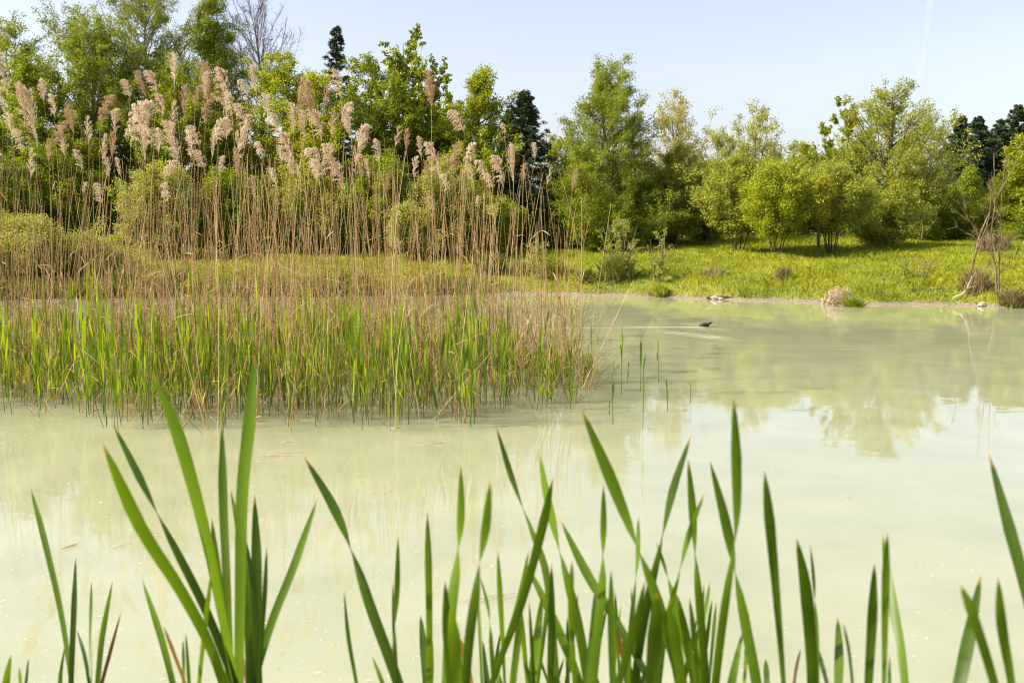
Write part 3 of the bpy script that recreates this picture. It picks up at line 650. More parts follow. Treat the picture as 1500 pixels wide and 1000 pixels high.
# ------------------------------------------------------------------ coot
def coot():
    rings = [(-.185, .03, .006, .014), (-.165, .036, .036, .034), (-.12, .038, .066, .062), (-.05, .04, .086, .082), (.02, .038, .086, .08), (.07, .042, .068, .062),
             (.1, .062, .052, .056), (.118, .08, .042, .048), (.13, .098, .037, .043), (.148, .112, .036, .038), (.17, .114, .03, .031), (.188, .108, .016, .016), (.195, .106, .004, .004)]
    V = []; S_ = 14; th = np.arange(S_) * 2 * math.pi / S_
    for x, z, w, h in rings: V.append(np.stack([np.full(S_, x), w * np.cos(th), z + h * np.sin(th)], 1))
    V = np.concatenate(V); idx = np.arange(len(rings) * S_).reshape(-1, S_); a, b = idx[:-1], idx[1:]
    Q = np.stack([a, np.roll(a, -1, 1), np.roll(b, -1, 1), b], -1).reshape(-1, 4)
    m, nt, n, l = newmat('coot_plumage'); p = n.new('ShaderNodeBsdfPrincipled'); nz = n.new('ShaderNodeTexNoise'); nz.inputs['Scale'].default_value = 40
    c = ramp(n, l, nz.outputs['Fac'], [(.3, (.006, .006, .007)), (.7, (.022, .02, .02))]); l.new(c, p.inputs['Base Color']); p.inputs['Roughness'].default_value = .6
    o = n.new('ShaderNodeOutputMaterial'); l.new(p.outputs[0], o.inputs[0])
    root = empty('coot', tuple(COOT), 'black coot swimming to the right on the open water', 'water bird')
    ob('body', mesh_np('body', V, [Q, np.array([idx[0]]), np.array([idx[-1][::-1]])], m, True), root)
    # bill with white shield
    bill = [(.18, .126, .012, .016), (.197, .116, .01, .013), (.214, .106, .006, .008), (.232, .098, .001, .002)]
    V = np.concatenate([np.stack([np.full(8, x), w * np.cos(np.arange(8) * math.pi / 4), z + h * np.sin(np.arange(8) * math.pi / 4)], 1) for x, z, w, h in bill])
    idx = np.arange(32).reshape(4, 8); a, b = idx[:-1], idx[1:]; Q = np.stack([a, np.roll(a, -1, 1), np.roll(b, -1, 1), b], -1).reshape(-1, 4)
    ob('bill', mesh_np('bill', V, [Q, np.array([idx[0]])], M['stone'], True), root)
    for s in (-1, 1):   # folded wings
        k = np.linspace(0, 1, 9); pth = np.stack([.06 - .22 * k, s * (.068 * np.sin(k * 2.2 + .7)), .06 + .012 * np.sin(k * 3.1)], 1)[None]
        V, Q = tubes(pth, [.03], [.008], 8, 1.5); ob('wing', mesh_np('wing', V, Q, m, True), root)
coot()

# ------------------------------------------------------------------ reed bed
FXp = [-200, 0, 60, 130, 200, 300, 400, 500, 600, 700, 780, 840, 872]
FYp = [600, 600, 606, 614, 624, 628, 622, 622, 624, 612, 600, 588, 566]
BYp = [520, 520, 520, 515, 508, 500, 498, 500, 508, 516, 522, 535, 556]
def dens(px): return np.interp(px, [-200, 0, 60, 120, 180, 240, 560, 700, 800, 872], [.5, .62, .62, .5, .85, 1, 1, .75, .65, .5])
def bedpos(rng, px=None, fb=1.0):
    while True:
        x = rng.uniform(-150, 868) if px is None else px
        if px is None and rng.random() > dens(x): continue
        f = np.interp(x, FXp, FYp); b = np.interp(x, FXp, BYp)
        t = rng.random() ** fb; y = 1 / ((1 - t) / (f - 325) + t / (b - 325)) + 325
        return W(x, y + rng.normal(0, 4) + (7 * math.sin(x / 21.) + 6 * math.sin(x / 8.3 + 1)) * (1 - t), 0)
def stem_path(base, top, rng, n=9, bow=.03):
    t = np.linspace(0, 1, n)[:, None]; L = np.linalg.norm(top - base)
    sd = np.array([rng.normal(), rng.normal(), 0]) * bow * L
    p = base + (top - base) * t + sd * np.sin(t * math.pi) 
    return p
def strips(base, tip, width, rng, droop=0.0, n=4, D=None):
    """lanceolate blades; base, tip (N,3)"""
    N = len(base); t = np.linspace(0, 1, n + 1); d = tip - base
    wv = norm(np.cross(d, rng.normal(size=(N, 3)))) if D is None else D
    prof = np.sin(np.clip(t * .85 + .12, 0, 1) * math.pi) ** .8; prof[-1] = .03
    c = base[:, None] + d[:, None] * t[None, :, None]
    c[:, :, 2] -= droop * (t ** 2)[None] * np.linalg.norm(d, axis=1)[:, None]
    w = (np.asarray(width).reshape(-1, 1) * .5 * prof[None])[..., None] * wv[:, None]
    V = np.stack([c - w, c + w], 2).reshape(-1, 3)
    i = np.arange(N)[:, None] * (n + 1) * 2 + np.arange(n)[None] * 2
    return V, np.stack([i, i + 1, i + 3, i + 2], -1).reshape(-1, 4)

def plume_mesh(rng, L=.6, side=-1.0, droop=.5, full=1.0, mat=None):
    """feathery panicle, origin at its foot, axis rising then nodding to one side"""
    K = 12; t = np.linspace(0, 1, K)
    ax = np.stack([side * L * (.10 * t + droop * .42 * t ** 2.2), rng.normal(0, .02) + L * .05 * t, L * (t - droop * .42 * t ** 3)], 1)
    nb = int(46 * full); u = .02 + .96 * rng.random(nb) ** .85; ki = u * (K - 1); k0 = np.minimum(ki.astype(int), K - 2); fr = (ki - k0)[:, None]
    b = ax[k0] * (1 - fr) + ax[k0 + 1] * fr
    bl = L * (.42 * np.sin(np.clip(u * .85 + .15, 0, 1) * math.pi) ** .7 + .1) * rng.uniform(.6, 1.1, nb)
    aa = rng.normal(0, .9, nb)
    d0 = np.stack([side * np.cos(aa) * .62 * (.45 + .55 * droop), np.sin(aa) * .45, np.full(nb, .75)], 1)
    opp = rng.random(nb) < .28; d0[opp, 0] *= -.7
    m = 9; tt = np.linspace(0, 1, m)
    br = b[:, None] + norm(d0)[:, None] * (bl[:, None] * tt)[..., None]
    br[:, :, 2] -= (.95 * droop + .12) * (tt ** 2)[None] * bl[:, None]
    br[:, :, 0] += side * .18 * (tt ** 2)[None] * bl[:, None]
    parts = [tubes(ax[None], [.005], [.002], 4), tubes(br, np.full(nb, .0022), np.full(nb, .0012), 3)]
    N = nb * 30; bi = np.repeat(np.arange(nb), 30); q = rng.random(N) ** .8 * (m - 1); k0 = np.minimum(q.astype(int), m - 2); fr = (q - k0)[:, None]
    C = br[bi, k0] * (1 - fr) + br[bi, k0 + 1] * fr + rng.normal(0, .008, (N, 3))
    dd = norm(br[bi, k0 + 1] - br[bi, k0]) + rng.normal(0, .35, (N, 3))
    parts.append(leaves(C, rng.uniform(.018, .034, N), rng, .27, dd))
    V, Qs = merge(parts); nq = sum(len(q) for q in Qs)
    return mesh_np('plume', V, np.concatenate(Qs), mat, tint=np.clip(.5 + rng.normal(0, .25, nq), 0, 1))
plumes = [(plume_mesh(np.random.default_rng(100 + k), .6, s, d, f * 1.15, M[['plume', 'plumepale', 'plume', 'plumetan'][k % 4]]), .6) for k, (s, d, f) in enumerate(
    [(-1, .6, 1.4), (-1, .42, 1.3), (-1, .2, 1.2), (1, .5, 1.3), (1, .3, 1.2), (-1, .35, .7), (1, .25, .6), (-1, .15, 1.5), (-1, .7, .9), (-1, .8, 1.4), (-1, .1, 1.), (1, .1, 1.), (-1, .5, 1.5), (1, .7, 1.3)])]

def dry_reed(base, top, rng, i, label, group, plume=None, plen=.6, r=.0062):
    root = empty('dry_reed', tuple(base + np.array([0, 0, -.25])), label, 'reed', group)
    p = stem_path(np.array([0, 0, 0.]), top - base + np.array([0, 0, .25]), rng)
    V, Q = tubes(p[None], [r * rng.uniform(.85, 1.25)], [r * .5], 5)
    ob('stem', mesh_np('stem', V, Q, M['reeddry'], True, tint=np.full(len(Q), np.clip(.5 + rng.normal(0, .25), 0, 1))), root)
    nl = rng.integers(1, 4); k = rng.integers(1, 7, nl); b = p[k]; L = rng.uniform(.15, .4, nl)
    a = rng.uniform(0, 2 * math.pi, nl); d = np.stack([np.cos(a) * .55, np.sin(a) * .55, rng.uniform(-.3, 1, nl)], 1)
    V, Q = strips(b, b + norm(d) * L[:, None], rng.uniform(.008, .016, nl), rng, .3)
    ob('foliage', mesh_np('foliage', V, Q, M['reedleafdry'], tint=np.repeat(rng.random(nl), 4)), root)
    if plume is not None:
        o = ob('plume', plume, root, tuple(p[-1])); s = plen / .6
        o.scale = (s * rng.uniform(.6, .95), s * .8, s * 1.02); o.rotation_euler = (0, rng.normal(0, .12), rng.normal(0, .5))
    return root

PL = [(12, 72, 140), (18, 168, 212), (55, 143, 215), (64, 118, 150), (45, 222, 262), (72, 210, 242), (95, 188, 232), (108, 160, 198), (120, 220, 250), (146, 137, 182),
 (188, 114, 145), (192, 138, 215), (170, 163, 198), (222, 155, 215), (229, 103, 138), (255, 82, 132), (212, 198, 240), (160, 230, 262), (250, 153, 198), (270, 133, 170),
 (262, 185, 245), (305, 103, 155), (328, 103, 165), (300, 138, 180), (290, 178, 218), (318, 168, 210), (346, 190, 248), (362, 112, 145), (363, 148, 192), (393, 140, 192),
 (376, 105, 140), (280, 193, 235), (332, 162, 204), (437, 122, 165), (430, 158, 200), (455, 126, 172), (425, 195, 248), (471, 158, 205), (502, 101, 148), (505, 148, 190),
 (520, 188, 248), (472, 208, 262), (490, 208, 262), (408, 247, 284), (374, 265, 297), (556, 205, 242), (578, 188, 217), (596, 195, 224), (542, 236, 266), (632, 112, 160),
 (645, 206, 262), (662, 208, 255), (680, 152, 198), (681, 202, 244), (607, 232, 264), (712, 228, 264), (736, 225, 272), (739, 180, 198), (752, 222, 274), (783, 210, 234),
 (800, 247, 272), (838, 253, 284), (586, 352, 372), (448, 338, 360), (636, 288, 312), (565, 252, 282), (146, 265, 302), (121, 264, 284), (700, 288, 306), (245, 262, 295),
 (205, 160, 195), (340, 138, 172), (310, 195, 235), (232, 190, 226), (150, 200, 235), (475, 130, 160), (515, 165, 205), (350, 225, 262), (440, 220, 262), (82, 175, 212), (30, 185, 225), (240, 228, 262), (300, 110, 142), (655, 250, 280), (500, 235, 275),
 (5, 130, 165), (35, 130, 165), (80, 140, 172), (130, 175, 210), (165, 200, 235), (178, 235, 262), (215, 110, 145), (238, 140, 172), (285, 125, 158), (298, 215, 250), (322, 225, 255), (355, 170, 205), (385, 200, 232), (405, 165, 200), (412, 215, 245), (446, 170, 205), (465, 235, 265), (485, 165, 200), (530, 235, 268), (618, 205, 235), (630, 240, 268), (693, 240, 268), (765, 240, 268), (722, 250, 280)]
SEC = [(-400, 90, 'before the dark shrubs at far left'), (90, 215, 'before the broad and tallest birches'), (215, 290, 'just left of the conical birch'),
       (290, 352, 'before the conical birch'), (352, 412, 'below the bare tree'), (412, 480, 'before the bright maples'), (480, 540, 'in front of the left spruce'),
       (540, 620, 'before the tall poplar'), (620, 700, 'before the small poplar'), (700, 1000, 'before the dark spruce')]
ORD = ['highest', 'second highest', 'third highest', 'fourth highest', 'fifth highest', 'sixth highest', 'seventh highest', 'eighth highest', 'ninth highest', 'tenth highest', 'eleventh highest', 'twelfth highest', 'thirteenth highest', 'fourteenth highest', 'fifteenth highest', 'sixteenth highest', 'seventeenth highest', 'eighteenth highest', 'nineteenth highest', 'twentieth highest', 'twenty first highest', 'twenty second highest', 'twenty third highest', 'twenty fourth highest']
rngR = np.random.default_rng(21)
lab = {}
for a, b, txt in SEC:
    ks = sorted([k for k, p in enumerate(PL) if a <= p[0] < b], key=lambda k: PL[k][1])
    for r_, k in enumerate(ks): lab[k] = 'dry reed with the ' + ORD[r_] + ' feathery plume ' + txt
for k, (px, yt, yb) in enumerate(PL):
    b = bedpos(rngR, np.clip(px + rngR.normal(0, 22), -20, 850), .8)
    foot = P(px, yb, b[1] + rngR.normal(0, .25)); L = (yb - yt) * foot[1] / F * 1.12
    dry_reed(b, foot, rngR, k, lab[k], 'plumed dry reeds in the bed', plumes[(k * 5) % 14][0] if k not in (37, 57) else plumes[0][0], L)
GD = 'bare topped dry reeds standing among the plumed ones'
for k in range(215):
    b = bedpos(rngR, None, .9); px = CX + b[0] / b[1] * F
    yt = rngR.choice([rngR.uniform(200, 300), rngR.uniform(280, 420)], p=[.55, .45])
    if px > 720: yt = rngR.uniform(230, 420)
    top = P(px + rngR.normal(0, 20), yt, b[1] + rngR.normal(0, .3))
    dry_reed(b, top, rngR, k, 'thin tan reed stem without a plume rising from the dense reed bed', GD)
# the remaining dry stems and litter: one stuff object
paths, tin = [], []
for k in range(2400):
    b = bedpos(rngR, None, .75); px = CX + b[0] / b[1] * F
    if k > 1000: px2 = px + rngR.normal(0, 60); yt = rngR.uniform(400, 560)
    else: px2 = px + rngR.normal(0, 30); yt = rngR.uniform(225, 440)
    if px > 700 and k <= 1000 and rngR.random() < .5: continue
    top = P(px2, yt, b[1] + rngR.normal(0, .4)); paths.append(stem_path(b - [0, 0, .25], top, rngR, 9, .02)); tin.append(np.clip(.45 + rngR.normal(0, .25), 0, 1))
paths = np.array(paths); n = len(paths)
sV, sQ = tubes(paths, rngR.uniform(.004, .008, n), np.full(n, .003), 4); st1 = np.repeat(tin, len(sQ) // n)
N = 8000; pi = rngR.integers(0, n, N); kk = rngR.integers(1, 6, N); b = paths[pi, kk]; a = rngR.uniform(0, 2 * math.pi, N)
d = norm(np.stack([np.cos(a) * .5, np.sin(a) * .5, rngR.uniform(-.5, 1.2, N)], 1)); L = rngR.uniform(.12, .45, N)
lV, lQ = strips(b, b + d * L[:, None], rngR.uniform(.007, .016, N), rngR, .25)
V, Qs = merge([(sV, sQ), (lV, lQ)])
me = mesh_np('dry_reed_mass', V, np.concatenate(Qs), [M['reeddry'], M['reedleafdry']], tint=np.concatenate([st1, np.repeat(rngR.random(N), 4)]), midx=np.concatenate([np.zeros(len(sQ)), np.ones(len(lQ))]))
tag(ob('dry_reed_mass', me), 'dense mass of broken tan reed stems and litter in the reed bed', 'reeds', kind='stuff')

# green shoots
def shoot_geo(rng, H):
    top = np.array([rng.normal(0, .05) * H, rng.normal(0, .05) * H, H])
    p = stem_path(np.array([0, 0, -.25]), top * np.array([1, 1, .8]), rng, 7, .015)
    sv = tubes(p[None], [.0055], [.003], 5)
    nl = int(rng.integers(5, 9)); t = np.linspace(.35, 1., nl); idx = t * 6; k0 = np.minimum(idx.astype(int), 5); fr = (idx - k0)[:, None]
    b = p[k0] * (1 - fr) + p[k0 + 1] * fr
    a0 = rng.uniform(0, 6.28); a = a0 + np.arange(nl) * math.pi + rng.normal(0, .5, nl)
    sp = rng.uniform(.08, .42, nl); sp[-2:] *= .3
    d = norm(np.stack([np.cos(a) * sp, np.sin(a) * sp, np.ones(nl)], 1)); L = rng.uniform(.22, .42, nl) * min(1, H / 1.2)
    L[-1] = max(L[-1], .26 * H * .8)
    lv = strips(b, b + d * L[:, None], rng.uniform(.018, .04, nl), rng, 0, 5)
    return sv, lv, nl
protos = []
for k in range(16):
    rng = np.random.default_rng(300 + k); sv, lv, nl = shoot_geo(rng, 1.0 + .0 * k)
    protos.append((mesh_np('stem', sv[0], sv[1], M['reedstemgreen'], True, tint=np.full(len(sv[1]), rng.random())),
                   mesh_np('foliage', lv[0], lv[1], M['reedgreen'], True, tint=np.repeat(np.clip(.5 + rng.normal(0, .25, nl), 0, 1), 5))))
GS = 'green reed shoots in the bed'
srcs = []
for k in range(16):
    root = empty('reed_shoot', (0, 0, 0), 'young green reed shoot standing in the dense bed', 'reed shoot', GS)
    ob('stem', protos[k][0], root); ob('foliage', protos[k][1], root); srcs.append(root)
def shootH(px, Y, rng):
    yt = rng.normal(482, 32) + 12 * math.sin(px / 31. + 1) + 9 * math.sin(px / 12.) + np.interp(px, [0, 560, 700, 780, 830, 865], [0, 0, 8, 25, 45, 75]); return max(.45, P(px, yt, Y)[2])
def place_shoot(root, b, H, rng):
    root.location = (b[0], b[1], 0); s = H
    root.rotation_euler = (rng.normal(0, .04), rng.normal(0, .05), rng.uniform(0, 6.28)); root.scale = (min(s, 1.1) * rng.uniform(.9, 1.2),) * 2 + (s,)
pos = []
for k in range(300):
    b = bedpos(rngR, None, 1.6); pos.append(b)
for k, b in enumerate(pos):
    src = srcs[k % 16]
    if k < 16: r = src
    else:
        r = src.copy(); COL.objects.link(r)
        for ch in src.children: c = ch.copy(); COL.objects.link(c); c.parent = r
    px = CX + b[0] / b[1] * F
    place_shoot(r, b, shootH(px, b[1], rngR), rngR)
sh, shq, tn, mi = [], [], [], []
for k in range(1500):
    b = bedpos(rngR, None, .8); px = CX + b[0] / b[1] * F; H = shootH(px, b[1], rngR)
    sv, lv, nl = shoot_geo(rngR, 1.0)
    for (v, q), m_ in ((sv, 0), (lv, 1)):
        v = v * np.array([1, 1, H]) + np.array([b[0], b[1], 0]); sh.append((v, q))
        tn.append(np.full(len(q), .5) if m_ == 0 else np.repeat(np.clip(.5 + rngR.normal(0, .25, nl), 0, 1), 5)); mi.append(np.full(len(q), m_))
V, Qs = merge(sh)
me = mesh_np('green_shoot_mass', V, np.concatenate(Qs), [M['reedstemgreen'], M['reedgreen']], True, tint=np.concatenate(tn), midx=np.concatenate(mi))
tag(ob('green_shoot_mass', me), 'crowded green reed shoots filling the rest of the bed', 'reed shoots', kind='stuff')
# lone shoots on the open water at the right
for k, (px, yt, yb, lab_) in enumerate([(911, 488, 577, 'tall lone green shoot nearest the right end of the reed bed'), (899, 540, 622, 'leafy lone shoot standing lowest left of the open water shoots'), (938, 500, 573, 'lone shoot with a narrow tuft between two taller ones'),
        (941, 532, 627, 'dark stemmed lone shoot rooted farthest forward on the open water'), (965, 503, 560, 'small lone shoot at the right with a thin tip'), (979, 562, 602, 'tiny branching shoot right of the lone shoots'), (890, 590, 607, 'shortest stub beside the leafy lone shoot'), (1012, 558, 590, 'faint tiny shoot farthest right on the open water'), (918, 535, 562, 'thin leafless sprout between the lone shoots')]):
    rng = np.random.default_rng(900 + k); b = W(px, yb, 0); H = P(px, yt, b[1])[2]
    top = np.array([(px - 3 - px) * 0 + rng.normal(0, .03), 0, H])
    root = empty('reed_shoot', (b[0], b[1], 0), lab_, 'reed shoot', 'lone green shoots on the open water')
    p = stem_path(np.array([0, 0, -.25]), top * .9, rng, 7, .01); V, Q = tubes(p[None], [.006], [.004], 5)
    ob('stem', mesh_np('stem', V, Q, M['reedstemgreen'], True, tint=np.full(len(Q), .3)), root)
    nl = 7 if k in (0, 1, 2, 4) else 4; t = np.linspace(.62, 1, nl); i = t * 6; k0 = np.minimum(i.astype(int), 5); fr = (i - k0)[:, None]; bb = p[k0] * (1 - fr) + p[k0 + 1] * fr
    a = rng.uniform(0, 6.28, nl); d = norm(np.stack([np.cos(a) * .12, np.sin(a) * .12, np.ones(nl)], 1))
    V, Q = strips(bb, bb + d * (H * .3 * rng.uniform(.7, 1.1, nl))[:, None], np.full(nl, .022), rng, 0, 5)
    ob('foliage', mesh_np('foliage', V, Q, M['reedgreen'], True, tint=np.repeat(rng.random(nl) * .6, 5)), root)
# leaning dark stems at the right end of the bed
for k, (a, b_, lab_) in enumerate([((874, 490), (858, 590), 'bent brown reed with a dark tip leaning right at the end of the bed'), ((866, 500), (842, 588), 'second brown reed leaning right at the end of the bed'), ((858, 480), (851, 585), 'thin brown reed crossing the two leaning ones')]):
    b = W(*b_, 0); t = P(*a, b[1]); dry_reed(b, t, rngR, k, lab_, 'leaning brown reeds at the right end of the bed')

# ------------------------------------------------------------------ floating litter
def litter(n):
    rng = np.random.default_rng(77); C = []
    while len(C) < n:
        px = rng.uniform(-60, 1500); py = 560 + 440 * rng.random() ** 1.6
        if px > 860 and rng.random() < .8: continue
        C.append(W(px, py, .004)[:3])
    C = np.array(C); D = np.stack([rng.normal(size=n), rng.normal(size=n), np.zeros(n)], 1)
    D = norm(D); R = np.stack([-D[:, 1], D[:, 0], np.zeros(n)], 1); s = rng.uniform(.004, .015, n)[:, None]; s[rng.random(n) < .05] *= 2.2
    V = np.stack([C - D * s, C + R * s * .5, C + D * s, C - R * s * .5], 1).reshape(-1, 3); Q = np.arange(4 * n).reshape(n, 4)
    return V, Q, rng.random(n)
V, Q, t_ = litter(1900)
tag(ob('floating_specks', mesh_np('floating_specks', V, Q, M['strawheap'], tint=t_)), 'tiny pale specks of plant litter drifting on the water', 'litter', kind='stuff')
def float_stalks(px, py, wpx, label, n=5):
    rng = np.random.default_rng(int(px)); c = W(px, py, .008); sc = c[1] / F; L = wpx * sc
    root = empty('floating_stalks', tuple(c), label, 'litter', 'dead stalks floating on the pond'); ps = []
    for k in range(n):
        a = rng.normal(.05, .18); t = np.linspace(-.5, .5, 8)[:, None]; l = L * rng.uniform(.4, 1)
        ps.append(np.array([rng.normal(0, L * .12), rng.normal(0, .05), rng.uniform(0, .004)]) + np.array([math.cos(a), math.sin(a) * 1.5, 0]) * l * t + np.array([0, .04, 0]) * np.sin(t * 5))
    V, Q = tubes(np.array(ps), np.full(n, .0035), np.full(n, .002), 5)
    ob('stalk', mesh_np('stalk', V, Q, M['strawheap'], True, tint=np.full(len(Q), .7)), root)
for a in [(405, 668, 60, 'bundle of dead stalks floating in front of the reed bed at centre left', 7), (428, 648, 28, 'single short stalk floating just behind the stalk bundle', 2), (630, 650, 60, 'slanting dead stalks floating below the front reeds', 4), (725, 878, 110, 'long reddish stalks floating among the foreground cattails', 5),
          (104, 800, 34, 'small stalk bundle floating at the lower left', 5), (181, 796, 18, 'small dead leaf curl floating right of the lower left bundle', 2), (1245, 729, 14, 'tiny dark leaf floating alone on the open water', 3), (1356, 836, 12, 'tiny brown flake floating at the lower right', 2), (572, 718, 12, 'tiny brown flake floating between the cattail tips', 2), (310, 602, 26, 'pale stalk floating at the front edge of the reeds', 3), (760, 622, 70, 'wispy stalks floating at the right front of the reed bed', 6)]: float_stalks(*a)

# ------------------------------------------------------------------ foreground cattails
def blade_mesh(ctrl, width, twist0, twist1, mat, thin=None, vf=.5):
    """ctrl: world points tip->base (local); ribbon with a shallow keel and a twist"""
    n = 48; c = smooth(ctrl, n); T_ = norm(np.gradient(c, axis=0))
    seg = np.concatenate([[0], np.cumsum(np.linalg.norm(np.diff(c, axis=0), axis=1))]); t = seg / seg[-1]
    view = norm(c + ROOT - np.array([0, 0, CAMZ]))
    side = norm(np.cross(T_, view)); nor = np.cross(side, T_)
    vis = t / vf
    if thin is None: ang = twist0 + (twist1 - twist0) * np.clip(vis, 0, 1.3)
    else: ang = math.pi / 2 + 1.25 * np.tanh((vis - thin) / .16) * np.sign(twist1 - twist0 + .01)
    w = width * .5 * np.clip(seg / (.06 + 3.2 * width), 0, 1) ** .62 * (1 - .12 * np.clip(vis, 0, 1.6)); w[0] = width * .02
    S_ = side * np.cos(ang)[:, None] + nor * np.sin(ang)[:, None]; N_ = np.cross(S_, T_)
    k = .12
    V = np.stack([c - S_ * w[:, None], c - S_ * w[:, None] * .45 + N_ * w[:, None] * k, c + S_ * w[:, None] * .45 + N_ * w[:, None] * k, c + S_ * w[:, None]], 1).reshape(-1, 3)
    i = np.arange(n - 1)[:, None] * 4 + np.arange(3)[None]
    Q = np.stack([i, i + 1, i + 5, i + 4], -1).reshape(-1, 4)
    uv = np.stack([np.tile([0, .33, .66, 1], n), np.repeat(t, 4)], 1)
    return mesh_np('leaf', V, Q, mat, True, uv=uv)
CG = 'cattail plants on the near bank'
rngC = np.random.default_rng(11)
def cattail(label, bx, D, leafs):
    """bx: pixel x of the foot (extended below the frame), D: depth of the plant"""
    global ROOT
    X = P(bx, 1150, D)[0]; ROOT = np.array([X, D, float(ground(X, D)) - .03])
    root = empty('cattail', tuple(ROOT), label, 'cattail', CG)
    for lf in leafs:
        pts, w = lf[0], lf[1]; o = lf[2] if len(lf) > 2 else {}
        dt = o.get('dt', rngC.normal(0, .22)); dt = np.clip(dt, -.35, .5); m = len(pts)
        ctrl = [P(a, b, D + dt * (1 - i / m) ** 1.2) - ROOT for i, (a, b) in enumerate(pts)]
        last = ctrl[-1]; z = last[2]
        foot = np.array([rngC.normal(0, .03), rngC.normal(0, .03), 0.])
        tg = norm(last - ctrl[-2]); LL = np.linalg.norm(last - foot); h1 = last + tg * LL * .4; h2 = foot + np.array([0, 0, LL * .35])
        nb_ = max(3, int(LL / .15))
        for t in np.linspace(0, 1, nb_ + 1)[1:]: ctrl.append((1 - t) ** 3 * last + 3 * (1 - t) ** 2 * t * h1 + 3 * (1 - t) * t * t * h2 + t ** 3 * foot)
        vf = np.sum(np.linalg.norm(np.diff(np.array(ctrl[:m]), axis=0), axis=1)) / np.sum(np.linalg.norm(np.diff(np.array(ctrl), axis=0), axis=1))
        sg = 1 if rngC.random() < .5 else -1; a0 = o.get('a', rngC.uniform(-.5, .3)) * sg
        wid = w * (D + dt * .5) / F * 1.0
        ob('leaf', blade_mesh(np.array(ctrl), wid, a0, a0 + sg * rngC.uniform(.2, 1.0), M['cattailbrown'] if o.get('brown') else M['cattail'], o.get('thin'), vf), root)
    return root
def L_(*p, w=12, **o): return (list(p), w, o)
cattail('tallest cattail fanning broad blades before the left half of the reeds', 345, 2.0, [
 L_((223, 545), (262, 640), (303, 790), (325, 900), (345, 1000), w=21, a=.1), L_((373, 520), (365, 620), (355, 720), (352, 850), (350, 1000), w=20, a=.1),
 L_((325, 620), (327, 740), (332, 850), (338, 1000), w=14), L_((165, 620), (215, 720), (250, 790), (300, 890), (340, 990), w=15, thin=.35), L_((150, 648), (205, 770), (262, 860), (305, 940), (330, 1010), w=19, a=.2),
 L_((310, 758), (320, 850), (332, 950), (338, 1010), w=13), L_((338, 718), (352, 790), (362, 880), (366, 1000), w=13), L_((373, 725), (376, 850), (372, 1000), w=17), L_((357, 780), (368, 860), (376, 1000), w=20),
 L_((465, 730), (430, 830), (400, 905), (375, 985), w=14), L_((391, 800), (387, 880), (380, 980), w=8), L_((310, 835), (300, 920), (292, 1000), w=8), L_((352, 952), (362, 990), (366, 1030), w=15, brown=1)])
cattail('small cattail with thin blades in the lower left corner', 120, 2.3, [
 L_((45, 715), (65, 790), (90, 900), (105, 1000), w=10), L_((111, 815), (108, 900), (104, 1000), w=9), L_((134, 850), (133, 930), (133, 1000), w=6), L_((165, 850), (150, 930), (143, 1000), w=9),
 L_((177, 897), (160, 960), (147, 1010), w=6, brown=1), L_((112, 920), (124, 960), (132, 1010), w=6), L_((95, 945), (88, 1000), (95, 1050), w=7)])
cattail('lowest cattail tips at the left edge of the photo', 20, 2.1, [L_((16, 958), (9, 1000), (8, 1050), w=12), L_((42, 962), (38, 1000), (30, 1050), w=5), L_((28, 975), (30, 1010), (28, 1050), w=5)])
cattail('short cattail with a reddish withered blade left of the tallest one', 262, 2.1, [
 L_((208, 848), (235, 930), (253, 1000), w=11), L_((239, 915), (258, 965), (272, 1005), w=6, brown=1), L_((272, 925), (275, 970), (278, 1020), w=7), L_((268, 935), (269, 980), (268, 1020), w=5)])
cattail('cattail with one long blade arching from the upper left to the lower centre', 590, 2.0, [
 L_((445, 668), (490, 745), (520, 820), (545, 895), (585, 1005), w=19, thin=.42), L_((583, 785), (582, 850), (578, 940), (580, 1000), w=10, thin=.6), L_((504, 865), (510, 930), (522, 1000), w=7), L_((575, 850), (577, 930), (580, 1010), w=5), L_((545, 960), (560, 1000), (570, 1040), w=8)])
cattail('upright narrow cattail right of the arching blade', 628, 2.2, [L_((626, 750), (628, 850), (629, 940), (628, 1010), w=11, a=0), L_((616, 900), (622, 960), (626, 1020), w=15), L_((634, 935), (634, 980), (632, 1020), w=4)])
cattail('cattail with blurred broad blades and two fine tips left of centre', 672, 1.75, [
 L_((675, 682), (675, 760), (669, 830), (660, 900), (655, 1000), w=20, thin=.38), L_((718, 703), (712, 770), (700, 850), (688, 930), (682, 1000), w=18, thin=.4), L_((660, 890), (666, 940), (670, 1005), w=23, dt=-.25), L_((652, 850), (655, 920), (660, 1010), w=16)])
cattail('cattail of straight crossing blades left of the thick clump', 735, 2.1, [
 L_((704, 845), (716, 895), (720, 950), (724, 1010), w=8, thin=.4), L_((729, 805), (733, 880), (737, 950), (740, 1010), w=10), L_((810, 700), (790, 790), (762, 890), (728, 978), w=14), L_((775, 805), (760, 880), (735, 960), (728, 1010), w=9), L_((764, 905), (757, 950), (752, 1010), w=14, dt=-.3)])
cattail('cattail with a slender blade bent left over the water at centre', 812, 2.0, [
 L_((727, 625), (750, 700), (780, 780), (802, 850), (815, 1000), w=13, thin=.33), L_((790, 663), (800, 720), (818, 800), (845, 905), (862, 1005), w=17, thin=.42), L_((768, 820), (798, 880), (830, 950), (850, 1005), w=15),
 L_((808, 825), (808, 910), (806, 1000), w=13), L_((795, 865), (785, 950), (778, 1005), w=17), L_((775, 880), (778, 930), (782, 1000), w=6), L_((838, 820), (836, 900), (842, 1000), w=9), L_((765, 960), (775, 990), (785, 1040), w=10)])
